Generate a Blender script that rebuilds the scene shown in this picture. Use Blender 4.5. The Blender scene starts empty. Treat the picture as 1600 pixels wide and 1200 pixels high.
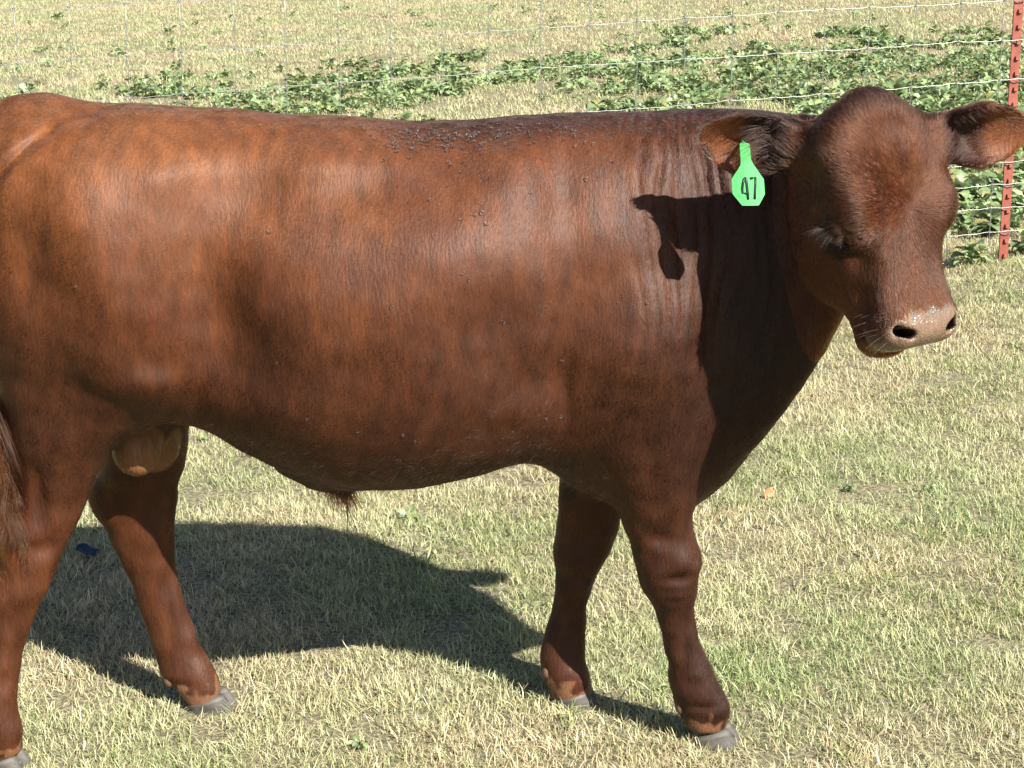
import bpy, math, random
import numpy as np
from mathutils import Vector, Matrix
from mathutils import noise as mnoise

random.seed(7)
rng = np.random.default_rng(7)
scene = bpy.context.scene
COL = scene.collection

# ------------------------------------------------------------------ camera, sky, sun, exposure
F_PX = 3014.0                      # focal length in photograph pixels (1600 wide)
PITCH = math.radians(15.3)
CAM = np.array([0.0, -3.42, 1.58])
cam_data = bpy.data.cameras.new("camera")
cam_data.sensor_width = 36.0
cam_data.lens = F_PX / 1600.0 * 36.0
cam_data.clip_start = 0.1
cam_data.clip_end = 400.0
cam = bpy.data.objects.new("camera", cam_data)
cam.location = CAM.tolist()
cam.rotation_euler = (math.radians(90) - PITCH, 0, 0)
COL.objects.link(cam)
scene.camera = cam

SUN_EL = math.radians(40.5)
SUN_AZ = math.radians(142)         # clockwise from +Y: the sun stands behind the camera on its right
SUN_DIR = np.array([math.sin(SUN_AZ) * math.cos(SUN_EL), math.cos(SUN_AZ) * math.cos(SUN_EL), math.sin(SUN_EL)])
world = bpy.data.worlds.new("World")
scene.world = world
world.use_nodes = True
wn = world.node_tree
wn.nodes.clear()
w_out = wn.nodes.new("ShaderNodeOutputWorld")
w_bg = wn.nodes.new("ShaderNodeBackground")
w_sky = wn.nodes.new("ShaderNodeTexSky")
w_sky.sky_type = 'NISHITA'
w_sky.sun_disc = False
w_sky.sun_elevation = SUN_EL
w_sky.sun_rotation = SUN_AZ
w_bg.inputs["Strength"].default_value = 0.05
wn.links.new(w_sky.outputs[0], w_bg.inputs[0])
wn.links.new(w_bg.outputs[0], w_out.inputs[0])

sun_data = bpy.data.lights.new("sun", 'SUN')
sun_data.energy = 5.0
sun_data.angle = math.radians(0.5)
sun_data.color = (1.0, 0.95, 0.88)
sun = bpy.data.objects.new("sun", sun_data)
sun.rotation_euler = Vector(SUN_DIR.tolist()).to_track_quat('Z', 'Y').to_euler()
sun.location = (5, -5, 6)
COL.objects.link(sun)

scene.view_settings.view_transform = 'Standard'
scene.view_settings.look = 'None'
scene.view_settings.gamma = 1.0
scene.view_settings.use_curve_mapping = False
scene.view_settings.exposure = 1.48
scene.render.engine = 'CYCLES'
scene.cycles.max_bounces = 6
scene.cycles.diffuse_bounces = 3
scene.cycles.glossy_bounces = 3
scene.cycles.transmission_bounces = 3

# ------------------------------------------------------------------ helpers
CP, SP = math.cos(PITCH), math.sin(PITCH)


def ray(px, py):
    u, v = px - 800.0, 600.0 - py
    return np.array([u, F_PX * CP + v * SP, -F_PX * SP + v * CP])


def at(px, py, Y):
    """The point that the photograph's pixel (px, py) shows on the upright plane y = Y."""
    d = ray(px, py)
    return CAM + d * ((Y - CAM[1]) / d[1])


def on_ground(px, py):
    d = ray(px, py)
    t = 0.2 / F_PX
    p = CAM
    lo, hi = 0.0, 60.0 / F_PX
    for _ in range(50):
        m = (lo + hi) / 2
        p = CAM + d * m
        if p[2] > float(ground_z(p[0], p[1])):
            lo = m
        else:
            hi = m
    return p


def project(p):
    q = np.asarray(p, float) - CAM
    depth = q[..., 1] * CP - q[..., 2] * SP
    up = q[..., 1] * SP + q[..., 2] * CP
    return 800 + F_PX * q[..., 0] / depth, 600 - F_PX * up / depth


def sstep(a, b, x):
    t = np.clip((np.asarray(x, float) - a) / (b - a), 0, 1)
    return t * t * (3 - 2 * t)


def ground_z(x, y):
    """The pasture: level under the bull, rising gently to the right beyond it."""
    x = np.asarray(x, float); y = np.asarray(y, float)
    g = 0.042 * np.clip(x, -12, 12) * sstep(0.4, 3.8, y)
    g = g + 0.012 * np.sin(x * 1.7 + 0.6) * np.sin(y * 1.3) * sstep(0.5, 2.0, y)
    return g + 0.006 * np.sin(x * 5.1 + y * 2.0) * np.sin(y * 4.3 + 1.0) * sstep(0.3, 0.8, np.abs(y) * 0 + np.maximum(y - 0.2, -y - 0.6) + 0.3)


def tag(o, label=None, cat=None, group=None, kind=None):
    if label: o['label'] = label
    if cat: o['category'] = cat
    if group: o['group'] = group
    if kind: o['kind'] = kind
    return o


def mesh_obj(name, V, F, mat=None, parent=None, smooth=True):
    me = bpy.data.meshes.new(name)
    V = np.asarray(V, dtype=np.float32)
    if isinstance(F, np.ndarray):
        n, k = F.shape
        me.vertices.add(len(V)); me.vertices.foreach_set('co', V.ravel())
        me.loops.add(n * k); me.loops.foreach_set('vertex_index', F.astype(np.int32).ravel())
        me.polygons.add(n); me.polygons.foreach_set('loop_start', np.arange(0, n * k, k, dtype=np.int32))
        me.update(calc_edges=True); me.validate()
    else:
        me.from_pydata([tuple(v) for v in V.tolist()], [], F)
        me.update()
    if smooth:
        me.polygons.foreach_set('use_smooth', np.ones(len(me.polygons), dtype=bool))
    if mat: me.materials.append(mat)
    o = bpy.data.objects.new(name, me)
    COL.objects.link(o)
    if parent is not None: o.parent = parent
    return o


def empty(name, loc=(0, 0, 0)):
    o = bpy.data.objects.new(name, None)
    o.empty_display_size = 0.1
    o.location = loc
    COL.objects.link(o)
    return o


def set_color(me, name, rgb):
    a = me.color_attributes.new(name, 'FLOAT_COLOR', 'POINT')
    c = np.ones((len(rgb), 4), dtype=np.float32); c[:, :3] = rgb
    a.data.foreach_set('color', c.ravel())


def tube(points, radii, sides=6, cap=True):
    """A round bar swept along points; returns vertex list and faces."""
    P = np.asarray(points, float); n = len(P)
    R = np.broadcast_to(np.asarray(radii, float), (n,))
    T = np.gradient(P, axis=0); T /= np.linalg.norm(T, axis=1)[:, None] + 1e-12
    ref = np.array([0, 0, 1.0]) if abs(T[0][2]) < 0.9 else np.array([1.0, 0, 0])
    V, F = [], []
    for i in range(n):
        a = np.cross(T[i], ref); a /= np.linalg.norm(a) + 1e-12
        b = np.cross(T[i], a)
        for s in range(sides):
            t = 2 * math.pi * s / sides
            V.append(P[i] + R[i] * (math.cos(t) * a + math.sin(t) * b))
    for i in range(n - 1):
        for s in range(sides):
            s2 = (s + 1) % sides
            F.append((i * sides + s, i * sides + s2, (i + 1) * sides + s2, (i + 1) * sides + s))
    if cap:
        F.append(tuple(range(sides))[::-1]); F.append(tuple((n - 1) * sides + s for s in range(sides)))
    return V, F


class Geo:
    def __init__(self): self.V, self.F = [], []
    def add(self, V, F):
        b = len(self.V); self.V += [tuple(v) for v in V]; self.F += [tuple(b + i for i in f) for f in F]
    def box(self, c, s, M=None):
        c = np.asarray(c, float); s = np.asarray(s, float) / 2
        vs = [np.array([x, y, z]) * s for x in (-1, 1) for y in (-1, 1) for z in (-1, 1)]
        if M is not None: vs = [M @ v for v in vs]
        self.add([c + v for v in vs], [(0, 1, 3, 2), (4, 6, 7, 5), (0, 4, 5, 1), (2, 3, 7, 6), (0, 2, 6, 4), (1, 5, 7, 3)])


# ------------------------------------------------------------------ materials
ALB = 0.65                          # one scale for every surface colour


def new_mat(name):
    m = bpy.data.materials.new(name); m.use_nodes = True
    nt = m.node_tree
    b = nt.nodes["Principled BSDF"]
    return m, nt, b


def plain_mat(name, rgb, rough=0.6, metallic=0.0, var=0.15, scale=30.0, spec=0.5):
    """A colour with a little uneven tone and fine relief."""
    m, nt, b = new_mat(name)
    tc = nt.nodes.new("ShaderNodeTexCoord")
    nz = nt.nodes.new("ShaderNodeTexNoise"); nz.inputs["Scale"].default_value = scale; nz.inputs["Detail"].default_value = 5
    nt.links.new(tc.outputs["Object"], nz.inputs["Vector"])
    mx = nt.nodes.new("ShaderNodeMix"); mx.data_type = 'RGBA'
    mx.inputs[6].default_value = tuple(c * ALB * (1 - var) for c in rgb) + (1,)
    mx.inputs[7].default_value = tuple(min(1, c * ALB * (1 + var)) for c in rgb) + (1,)
    nt.links.new(nz.outputs[0], mx.inputs[0])
    nt.links.new(mx.outputs[2], b.inputs["Base Color"])
    b.inputs["Roughness"].default_value = rough
    b.inputs["Metallic"].default_value = metallic
    b.inputs["Specular IOR Level"].default_value = spec
    bp = nt.nodes.new("ShaderNodeBump"); bp.inputs["Strength"].default_value = 0.25; bp.inputs["Distance"].default_value = 0.002
    nt.links.new(nz.outputs[0], bp.inputs["Height"]); nt.links.new(bp.outputs[0], b.inputs["Normal"])
    return m

DRAFT = False
# ------------------------------------------------------------------ distance-field modelling (numpy) for the bull's one continuous skin
def cub(ts, vs, t):
    """Smooth monotone-ish interpolation of station values."""
    ts = np.asarray(ts, float); vs = np.asarray(vs, float)
    h = np.diff(ts); d = np.diff(vs) / h
    m = np.empty_like(vs); m[1:-1] = np.where(d[:-1] * d[1:] > 0, 2 * d[:-1] * d[1:] / (d[:-1] + d[1:] + 1e-30), 0)
    m[0], m[-1] = d[0], d[-1]
    t = np.clip(t, ts[0], ts[-1])
    i = np.clip(np.searchsorted(ts, t, side='right') - 1, 0, len(h) - 1)
    s = (t - ts[i]) / h[i]
    return ((2 * s**3 - 3 * s**2 + 1) * vs[i] + (s**3 - 2 * s**2 + s) * h[i] * m[i] + (-2 * s**3 + 3 * s**2) * vs[i + 1] + (s**3 - s**2) * h[i] * m[i + 1]).astype(np.float32)


def smax(a, b, k):
    h = np.maximum(k - np.abs(a - b), 0) / k
    return np.maximum(a, b) + h * h * k * 0.25


def smin(a, b, k):
    h = np.maximum(k - np.abs(a - b), 0) / k
    return np.minimum(a, b) - h * h * k * 0.25


class Field:
    def __init__(self, lo, hi, vox):
        self.lo = np.asarray(lo, float); self.vox = vox
        self.n = np.ceil((np.asarray(hi, float) - self.lo) / vox).astype(int) + 1
        self.f = np.full(self.n, 1.0, dtype=np.float32)

    def region(self, blo, bhi, pad):
        a = np.clip(np.floor((np.asarray(blo) - pad - self.lo) / self.vox).astype(int), 0, self.n - 1)
        b = np.clip(np.ceil((np.asarray(bhi) + pad - self.lo) / self.vox).astype(int) + 1, 1, self.n)
        sl = tuple(slice(a[i], b[i]) for i in range(3))
        ax = [(self.lo[i] + self.vox * np.arange(a[i], b[i])).astype(np.float32) for i in range(3)]
        return sl, np.meshgrid(*ax, indexing='ij', sparse=True)

    def merge(self, blo, bhi, fn, k=0.03, op='add', pad=None):
        pad = (k + 3 * self.vox) if pad is None else pad
        sl, (X, Y, Z) = self.region(blo, bhi, pad)
        if 0 in self.f[sl].shape: return
        d = fn(X, Y, Z)
        if op == 'add': self.f[sl] = smin(self.f[sl], d, k)
        elif op == 'cut': self.f[sl] = smax(self.f[sl], -d, k)
        elif op == 'offset': self.f[sl] = self.f[sl] + d

    # -- shapes
    def ellipsoid(self, c, r, axes=None, k=0.03, op='add'):
        c = np.asarray(c, float); r = np.asarray(r, float)
        A = np.eye(3) if axes is None else np.asarray(axes, float)
        ext = np.sqrt(((A.T * r) ** 2).sum(1))

        def fn(X, Y, Z):
            dx, dy, dz = X - c[0], Y - c[1], Z - c[2]
            q = [(A[i][0] * dx + A[i][1] * dy + A[i][2] * dz) for i in range(3)]
            k0 = np.sqrt((q[0] / r[0]) ** 2 + (q[1] / r[1]) ** 2 + (q[2] / r[2]) ** 2)
            k1 = np.sqrt((q[0] / r[0]**2) ** 2 + (q[1] / r[1]**2) ** 2 + (q[2] / r[2]**2) ** 2) + 1e-6
            return np.where(k0 < 0.4, -min(r) * (1 - k0), k0 * (k0 - 1) / k1).astype(np.float32)
        self.merge(c - ext, c + ext, fn, k, op)

    def bump(self, c, r, amp, axes=None):
        """Raise (amp > 0) or hollow (amp < 0) the skin round c by at most |amp| metres."""
        c = np.asarray(c, float); r = np.asarray(r, float)
        A = np.eye(3) if axes is None else np.asarray(axes, float)
        ext = np.sqrt(((A.T * r * 2.4) ** 2).sum(1))

        def fn(X, Y, Z):
            dx, dy, dz = X - c[0], Y - c[1], Z - c[2]
            q = sum(((A[i][0] * dx + A[i][1] * dy + A[i][2] * dz) / r[i]) ** 2 for i in range(3))
            return (-amp * np.clip(np.exp(-q) - 0.0032, 0, 1)).astype(np.float32)
        self.merge(c - ext, c + ext, fn, 0, 'offset', pad=0)

    def cone(self, pts, radii, k=0.02, op='add', steps=6):
        """A chain of round cones through pts."""
        P = np.asarray(pts, float); R = np.asarray(radii, float)
        n = len(P)
        u = np.arange(n); uu = np.linspace(0, n - 1, (n - 1) * steps + 1)
        Q = np.stack([cub(u, P[:, i], uu) for i in range(3)], 1); RR = cub(u, R, uu)
        lo = (Q - RR[:, None]).min(0); hi = (Q + RR[:, None]).max(0)

        def fn(X, Y, Z):
            best = None
            for i in range(len(Q) - 1):
                a, b = Q[i], Q[i + 1]; ab = b - a; L = float(ab @ ab) + 1e-9
                t = np.clip(((X - a[0]) * ab[0] + (Y - a[1]) * ab[1] + (Z - a[2]) * ab[2]) / L, 0, 1)
                d = np.sqrt((X - a[0] - t * ab[0]) ** 2 + (Y - a[1] - t * ab[1]) ** 2 + (Z - a[2] - t * ab[2]) ** 2) - (RR[i] + t * (RR[i + 1] - RR[i]))
                best = d if best is None else np.minimum(best, d)
            return best.astype(np.float32)
        self.merge(lo, hi, fn, k, op)

    def loft(self, O, axes, st, k=0.03, op='add', capk=0.02):
        """Superelliptic sections along axes[0]; st rows: t, centre v, centre w, radius v, radius w up, radius w down, exponent, egg."""
        O = np.asarray(O, float); A = np.asarray(axes, float); S = np.asarray(st, float)
        pts = []
        for r in S:
            for sv in (-1, 1):
                for w in (r[4], -r[5]):
                    pts.append(O + A[0] * r[0] + A[1] * (r[1] + sv * r[3] * 1.2) + A[2] * (r[2] + w))
        pts = np.array(pts)

        def fn(X, Y, Z):
            dx, dy, dz = X - O[0], Y - O[1], Z - O[2]
            t = A[0][0] * dx + A[0][1] * dy + A[0][2] * dz
            v = A[1][0] * dx + A[1][1] * dy + A[1][2] * dz
            w = A[2][0] * dx + A[2][1] * dy + A[2][2] * dz
            g = lambda j: cub(S[:, 0], S[:, j], t)
            v = v - g(1); w = w - g(2)
            rw = np.where(w > 0, g(4), g(5))
            e = np.clip(w / rw, -1.2, 1.2)
            rv = g(3) * (1 + g(7) * e)
            n = g(6)
            rho = ((np.abs(v) / rv) ** n + (np.abs(w) / rw) ** n + 1e-9) ** (1 / n)
            dist = np.sqrt(v * v + w * w)
            f = dist * (1 - 1 / rho)
            f = np.where(rho < 0.5, -np.minimum(rv, rw) * (1 - rho), f)
            ft = np.maximum(S[0, 0] - t, t - S[-1, 0])
            return smax(f, ft + 0 * f, capk).astype(np.float32)
        self.merge(pts.min(0), pts.max(0), fn, k, op)


def surface_nets(F):
    f = F.f
    s = f < 0
    c = np.zeros(tuple(np.array(f.shape) - 1), dtype=np.uint8)
    nx, ny, nz = c.shape
    for i in (0, 1):
        for j in (0, 1):
            for k in (0, 1):
                c += s[i:i + nx, j:j + ny, k:k + nz]
    act = (c > 0) & (c < 8)
    idx = np.argwhere(act).astype(np.int32)
    N = len(idx)
    lin = np.ravel_multi_index(idx.T, c.shape)
    order = np.full(c.size, -1, dtype=np.int32); order[lin] = np.arange(N)
    corner = {}
    for i in (0, 1):
        for j in (0, 1):
            for k in (0, 1):
                corner[(i, j, k)] = f[idx[:, 0] + i, idx[:, 1] + j, idx[:, 2] + k]
    acc = np.zeros((N, 3)); cnt = np.zeros(N)
    for a in corner:
        for ax in range(3):
            if a[ax] == 0:
                b = list(a); b[ax] = 1; b = tuple(b)
                va, vb = corner[a], corner[b]
                m = (va < 0) != (vb < 0)
                t = np.where(m, va / np.where(m, va - vb, 1), 0)
                p = np.tile(np.array(a, float), (N, 1)); p[:, ax] += t
                acc += p * m[:, None]; cnt += m
    V = F.lo + (idx + acc / cnt[:, None]) * F.vox
    quads = []
    for ax in range(3):
        o1, o2 = (ax + 1) % 3, (ax + 2) % 3
        lo = [slice(1, -1)] * 3; lo[ax] = slice(0, -1)
        hi = [slice(1, -1)] * 3; hi[ax] = slice(1, None)
        a = s[tuple(lo)]; b = s[tuple(hi)]
        e = np.argwhere(a != b)
        base = e + 1; base[:, ax] -= 1
        sign = a[tuple(e.T)]
        def cell(d1, d2):
            q = base.copy(); q[:, o1] -= d1; q[:, o2] -= d2
            return order[np.ravel_multi_index(q.T, c.shape)]
        Q = np.stack([cell(1, 1), cell(0, 1), cell(0, 0), cell(1, 0)], 1)
        Q[~sign] = Q[~sign][:, ::-1]
        quads.append(Q)
    Q = np.concatenate(quads)
    Q = Q[(Q >= 0).all(1)]
    return V, Q


def relax(V, Q, it=2, lam=0.5):
    N = len(V)
    E = np.concatenate([Q[:, [0, 1]], Q[:, [1, 2]], Q[:, [2, 3]], Q[:, [3, 0]]])
    deg = np.bincount(E.ravel(), minlength=N).astype(float)
    for it_ in range(it):
        S = np.stack([np.bincount(E[:, 0], V[E[:, 1], i], N) + np.bincount(E[:, 1], V[E[:, 0], i], N) for i in range(3)], 1)
        V = V + lam * (S / deg[:, None] - V)
    return V


def vert_normals(V, Q):
    n = np.cross(V[Q[:, 2]] - V[Q[:, 0]], V[Q[:, 3]] - V[Q[:, 1]])
    N = np.zeros_like(V)
    for j in range(4):
        for i in range(3):
            N[:, i] += np.bincount(Q[:, j], n[:, i], len(V))
    return N / (np.linalg.norm(N, axis=1)[:, None] + 1e-12)
# ------------------------------------------------------------------ the bull: one continuous skin
VOX = 0.006 if DRAFT else 0.0042
bull = empty("bull", (0.0, -0.12, 0.0))
BULL_OFF = np.array([0.0, -0.12, 0.0])

# head frame: a runs down the face from the poll, R to the photograph's right, b out of the forehead
YAW, HP, ROLL = math.radians(33), math.radians(17), math.radians(1.8)
TS, WS = 0.875, 0.97
Fh = np.array([math.sin(YAW), -math.cos(YAW), 0]); R0 = np.array([math.cos(YAW), math.sin(YAW), 0]); UP = np.array([0, 0, 1.0])
a0 = -UP * math.cos(HP) + Fh * math.sin(HP)
HB = Fh * math.cos(HP) + UP * math.sin(HP)
HA = a0 * math.cos(ROLL) + R0 * math.sin(ROLL)
HR = R0 * math.cos(ROLL) - a0 * math.sin(ROLL)
HO = at(1394, 156, -0.445)
HEAD = np.stack([HA, HR, HB])


def hp(t, r, b):
    return HO + HA * (t * TS) + HR * (r * WS) + HB * b


def hl(P):
    """World points to head coordinates (t down the face, r across, b out of the forehead)."""
    Q = np.asarray(P) - HO
    return Q @ HA, Q @ HR, Q @ HB


def side_loft(F, rows, k, n_default=2.3):
    """Sections stacked down a limb: py, left px, right px, Y, half width in Y(, exponent)."""
    st = []
    for r in rows:
        py, l, rr, Y, hy = r[:5]
        nn = r[5] if len(r) > 5 else n_default
        pl, pr = at(l, py, Y), at(rr, py, Y)
        st.append((-(pl[2] + pr[2]) / 2, Y, (pl[0] + pr[0]) / 2, hy, (pr[0] - pl[0]) / 2, (pr[0] - pl[0]) / 2, nn, 0))
    F.loft((0, 0, 0), [(0, 0, -1), (0, 1, 0), (1, 0, 0)], st, k)


def ear_shape(F, base, e, w, n, k):
    e = e / np.linalg.norm(e); n = n - e * (n @ e); n /= np.linalg.norm(n); w = np.cross(n, e) if np.cross(n, e) @ w > 0 else -np.cross(n, e)
    tip = base + e * 0.15
    lo = np.minimum(base, tip) - 0.08; hi = np.maximum(base, tip) + 0.08

    def fn(X, Y, Z):
        dx, dy, dz = X - base[0], Y - base[1], Z - base[2]
        E = dx * e[0] + dy * e[1] + dz * e[2]
        W = dx * w[0] + dy * w[1] + dz * w[2]
        Nn = dx * n[0] + dy * n[1] + dz * n[2]
        hw = cub([-0.02, 0.0, 0.025, 0.065, 0.10, 0.128, 0.146], [0.020, 0.026, 0.043, 0.053, 0.048, 0.033, 0.010], E)
        c = cub([-0.02, 0.0, 0.06, 0.12, 0.18], [22, 22, 13, 8, 6], E)
        sag = cub([-0.02, 0.0, 0.06, 0.12, 0.18], [-0.02, -0.02, -0.012, -0.002, 0.012], E)
        cup = c * W * W + sag
        g = np.abs(Nn - cup) / np.sqrt(1 + (2 * c * W) ** 2) - cub([-0.02, 0.02, 0.1, 0.18], [0.009, 0.0070, 0.0062, 0.0055], E)
        o = np.maximum(np.abs(W) - hw, np.maximum(-0.02 - E, E - 0.146))
        return smax(g, o, 0.006).astype(np.float32)
    F.merge(lo, hi, fn, k, pad=0)
    return e, w, n


def build_skin():
    F = Field((-1.12, -0.62, -0.01), (1.05, 0.30, 1.30), VOX)
    # trunk and neck: px, top, bottom, Y, half width, exponent, egg
    T = [(-34, 250, 470, -0.130, 0.060, 2.2, 0.0),
         (-22, 205, 560, -0.130, 0.125, 2.2, 0.0),
         (20, 168, 620, -0.130, 0.185, 2.3, 0.0),
         (75, 160, 640, -0.130, 0.215, 2.3, 0.02),
         (150, 168, 650, -0.130, 0.228, 2.4, 0.04),
         (215, 164, 652, -0.128, 0.235, 2.4, 0.03),
         (300, 170, 655, -0.125, 0.232, 2.3, 0.0),
         (380, 174, 694, -0.122, 0.238, 2.25, -0.05),
         (450, 178, 727, -0.118, 0.252, 2.2, -0.08),
         (540, 182, 750, -0.114, 0.266, 2.2, -0.10),
         (640, 191, 747, -0.110, 0.272, 2.2, -0.10),
         (740, 187, 729, -0.105, 0.265, 2.2, -0.09),
         (820, 181, 714, -0.100, 0.248, 2.2, -0.06),
         (900, 178, 735, -0.096, 0.222, 2.2, -0.02),
         (1000, 175, 762, -0.094, 0.198, 2.2, 0.0),
         (1083, 171, 772, -0.096, 0.178, 2.2, 0.0),
         (1150, 173, 728, -0.125, 0.152, 2.2, 0.0),
         (1200, 177, 680, -0.165, 0.140, 2.2, 0.0),
         (1255, 182, 604, -0.230, 0.122, 2.2, 0.0),
         (1305, 190, 520, -0.290, 0.105, 2.2, 0.0),
         (1345, 215, 450, -0.330, 0.085, 2.2, 0.0)]
    st = []
    for px, tp, bt, Y, hw, n, egg in T:
        a, b = at(px, tp, Y), at(px, bt, Y)
        x = (a[0] + b[0]) / 2
        st.append((x, Y, (a[2] + b[2]) / 2, hw, (a[2] - b[2]) / 2, (a[2] - b[2]) / 2, n, egg))
    F.loft((0, 0, 0), [(1, 0, 0), (0, 1, 0), (0, 0, 1)], st, 0.02, capk=0.05)
    # spine: tail head, hooks
    F.ellipsoid(at(70, 190, -0.13), (0.075, 0.05, 0.035), k=0.05)
    # near hind leg with thigh
    side_loft(F, [(250, 30, 250, -0.21, 0.05), (330, 8, 300, -0.225, 0.085), (430, 2, 315, -0.225, 0.105), (520, 4, 312, -0.222, 0.11), (600, 10, 290, -0.218, 0.105),
                  (650, 17, 240, -0.216, 0.095), (700, 22, 176, -0.216, 0.080), (750, 26, 150, -0.220, 0.064), (800, 18, 128, -0.226, 0.051),
                  (850, -10, 104, -0.234, 0.044), (890, -26, 86, -0.240, 0.040), (940, -30, 64, -0.250, 0.032), (990, -34, 46, -0.250, 0.029), (1046, -42, 31, -0.254, 0.029),
                  (1090, -48, 25, -0.256, 0.034), (1116, -46, 28, -0.258, 0.037), (1144, -40, 36, -0.260, 0.036), (1168, -36, 36, -0.260, 0.034), (1182, -34, 30, -0.260, 0.034)], 0.045)
    # far hind leg
    side_loft(F, [(520, 120, 330, -0.040, 0.09), (620, 150, 310, -0.030, 0.085), (680, 168, 294, -0.020, 0.07), (725, 160, 288, -0.012, 0.058), (770, 150, 278, -0.005, 0.046), (795, 152, 275, 0.000, 0.043),
                  (830, 168, 272, 0.000, 0.040), (875, 191, 274, 0.000, 0.034), (930, 215, 286, 0.0, 0.029), (990, 234, 306, 0.0, 0.028), (1030, 244, 322, 0.0, 0.032),
                  (1055, 252, 336, 0.0, 0.036), (1075, 274, 343, 0.0, 0.035), (1092, 288, 342, 0.0, 0.034), (1104, 296, 340, 0.0, 0.034)], 0.03)
    # near fore leg with shoulder
    side_loft(F, [(215, 990, 1080, -0.15, 0.05), (300, 950, 1110, -0.18, 0.065), (400, 920, 1125, -0.205, 0.078), (480, 895, 1130, -0.222, 0.088), (560, 884, 1126, -0.224, 0.088),
                  (600, 888, 1116, -0.222, 0.085), (640, 897, 1102, -0.218, 0.078), (700, 920, 1088, -0.210, 0.066), (750, 951, 1082, -0.200, 0.055),
                  (800, 967, 1080, -0.190, 0.047), (841, 981, 1085, -0.182, 0.043), (883, 994, 1092, -0.176, 0.044), (918, 1004, 1091, -0.172, 0.042),
                  (950, 1022, 1086, -0.168, 0.032), (994, 1034, 1092, -0.164, 0.028), (1036, 1042, 1108, -0.160, 0.030), (1070, 1047, 1122, -0.156, 0.036), (1100, 1056, 1140, -0.152, 0.038),
                  (1125, 1070, 1138, -0.150, 0.035), (1140, 1078, 1134, -0.150, 0.034)], 0.035)
    # far fore leg
    side_loft(F, [(600, 880, 1060, -0.02, 0.07), (680, 880, 1010, 0.0, 0.065), (738, 876, 985, 0.005, 0.055), (812, 870, 968, 0.01, 0.045), (859, 869, 953, 0.015, 0.044), (896, 869, 931, 0.015, 0.042),
                  (938, 864, 919, 0.018, 0.031), (985, 853, 916, 0.02, 0.028), (1027, 846, 915, 0.02, 0.034), (1050, 850, 918, 0.02, 0.037), (1078, 858, 924, 0.02, 0.035), (1098, 862, 918, 0.02, 0.034)], 0.03)
    # hocks, knees and fetlocks
    F.ellipsoid(at(160, 772, -0.005), (0.022, 0.024, 0.035), k=0.03)
    F.ellipsoid(at(1050, 875, -0.176) + (0, -0.012, 0), (0.047, 0.040, 0.052), k=0.02)
    F.ellipsoid(at(905, 868, 0.015), (0.042, 0.040, 0.050), k=0.02)
    # joining web of the brisket and forearms, sheath and flank fold
    F.ellipsoid(at(1010, 700, -0.10), (0.16, 0.11, 0.10), k=0.06)
    F.ellipsoid(at(520, 728, -0.115), (0.10, 0.035, 0.024), k=0.05)
    F.cone([at(500, 735, -0.115), at(530, 752, -0.115), at(541, 764, -0.115)], [0.03, 0.014, 0.006], k=0.03)
    F.cone([at(150, 540, -0.30), at(250, 598, -0.28), at(330, 628, -0.22)], [0.045, 0.028, 0.020], k=0.05)
    # scrotum
    F.ellipsoid(at(213, 700, -0.135), (0.043, 0.040, 0.050), k=0.018)
    F.ellipsoid(at(244, 694, -0.075), (0.040, 0.036, 0.050), k=0.012)
    for q in (at(229, 700, -0.16),):
        F.bump(q, (0.006, 0.03, 0.04), -0.006)
    F.cone([at(225, 600, -0.10), at(232, 665, -0.10)], [0.05, 0.035], k=0.03)
    # tail root and tail down the rear
    F.cone([at(75, 182, -0.13), at(22, 196, -0.135), at(-16, 240, -0.14), at(-34, 330, -0.145), at(-36, 450, -0.16), at(-22, 560, -0.19), at(0, 640, -0.235), at(6, 730, -0.26)],
           [0.034, 0.034, 0.028, 0.022, 0.018, 0.015, 0.012, 0.010], k=0.025)
    # ---- head
    H = [(-0.020, 0.020, -0.070, -0.110, 2.2), (0.0, 0.066, -0.036, -0.130, 2.3), (0.035, 0.104, -0.010, -0.160, 2.4), (0.08, 0.118, 0.000, -0.185, 2.9),
         (0.13, 0.116, 0.002, -0.205, 3.1), (0.18, 0.110, 0.002, -0.215, 3.0), (0.225, 0.104, -0.002, -0.210, 2.7), (0.265, 0.094, -0.007, -0.194, 2.5),
         (0.31, 0.083, -0.008, -0.166, 2.5), (0.35, 0.076, -0.002, -0.150, 2.7), (0.385, 0.073, 0.002, -0.142, 3.0), (0.412, 0.070, -0.002, -0.136, 3.2), (0.428, 0.066, -0.008, -0.130, 3.2)]
    F.loft(HO, HEAD, [(t * TS, 0, (f + g) / 2, w * WS, (f - g) / 2, (f - g) / 2, n, 0.17) for t, w, f, g, n in H], 0.035, capk=0.022)
    for s in (-1, 1):
        F.ellipsoid(hp(0.190, s * 0.092, -0.045), (0.042, 0.026, 0.040), HEAD, k=0.03)          # brow
        F.ellipsoid(hp(0.245, s * 0.066, -0.135), (0.075, 0.030, 0.070), HEAD, k=0.05)          # cheek
        F.ellipsoid(hp(0.398, s * 0.048, -0.048), (0.030, 0.026, 0.040), HEAD, k=0.02)          # nostril wing
    F.ellipsoid(hp(0.405, 0, -0.050), (0.026, 0.054, 0.042), HEAD, k=0.02)                       # nose pad
    F.ellipsoid(hp(0.418, 0, -0.112), (0.026, 0.044, 0.026), HEAD, k=0.02)                       # chin
    F.ellipsoid(hp(0.02, 0, -0.060), (0.045, 0.066, 0.040), HEAD, k=0.03)                       # poll
    F.bump(hp(0.19, 0, 0.0), (0.05, 0.05, 0.03), -0.005, HEAD); F.bump(hp(0.055, 0, -0.01), (0.02, 0.05, 0.03), -0.004, HEAD)
    # ears
    ears = []
    ears.append(ear_shape(F, at(1232, 219, -0.39), np.array([-0.95, 0.05, -0.02]), UP, np.array([0.10, -0.9, -0.15]), 0.02))
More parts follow.
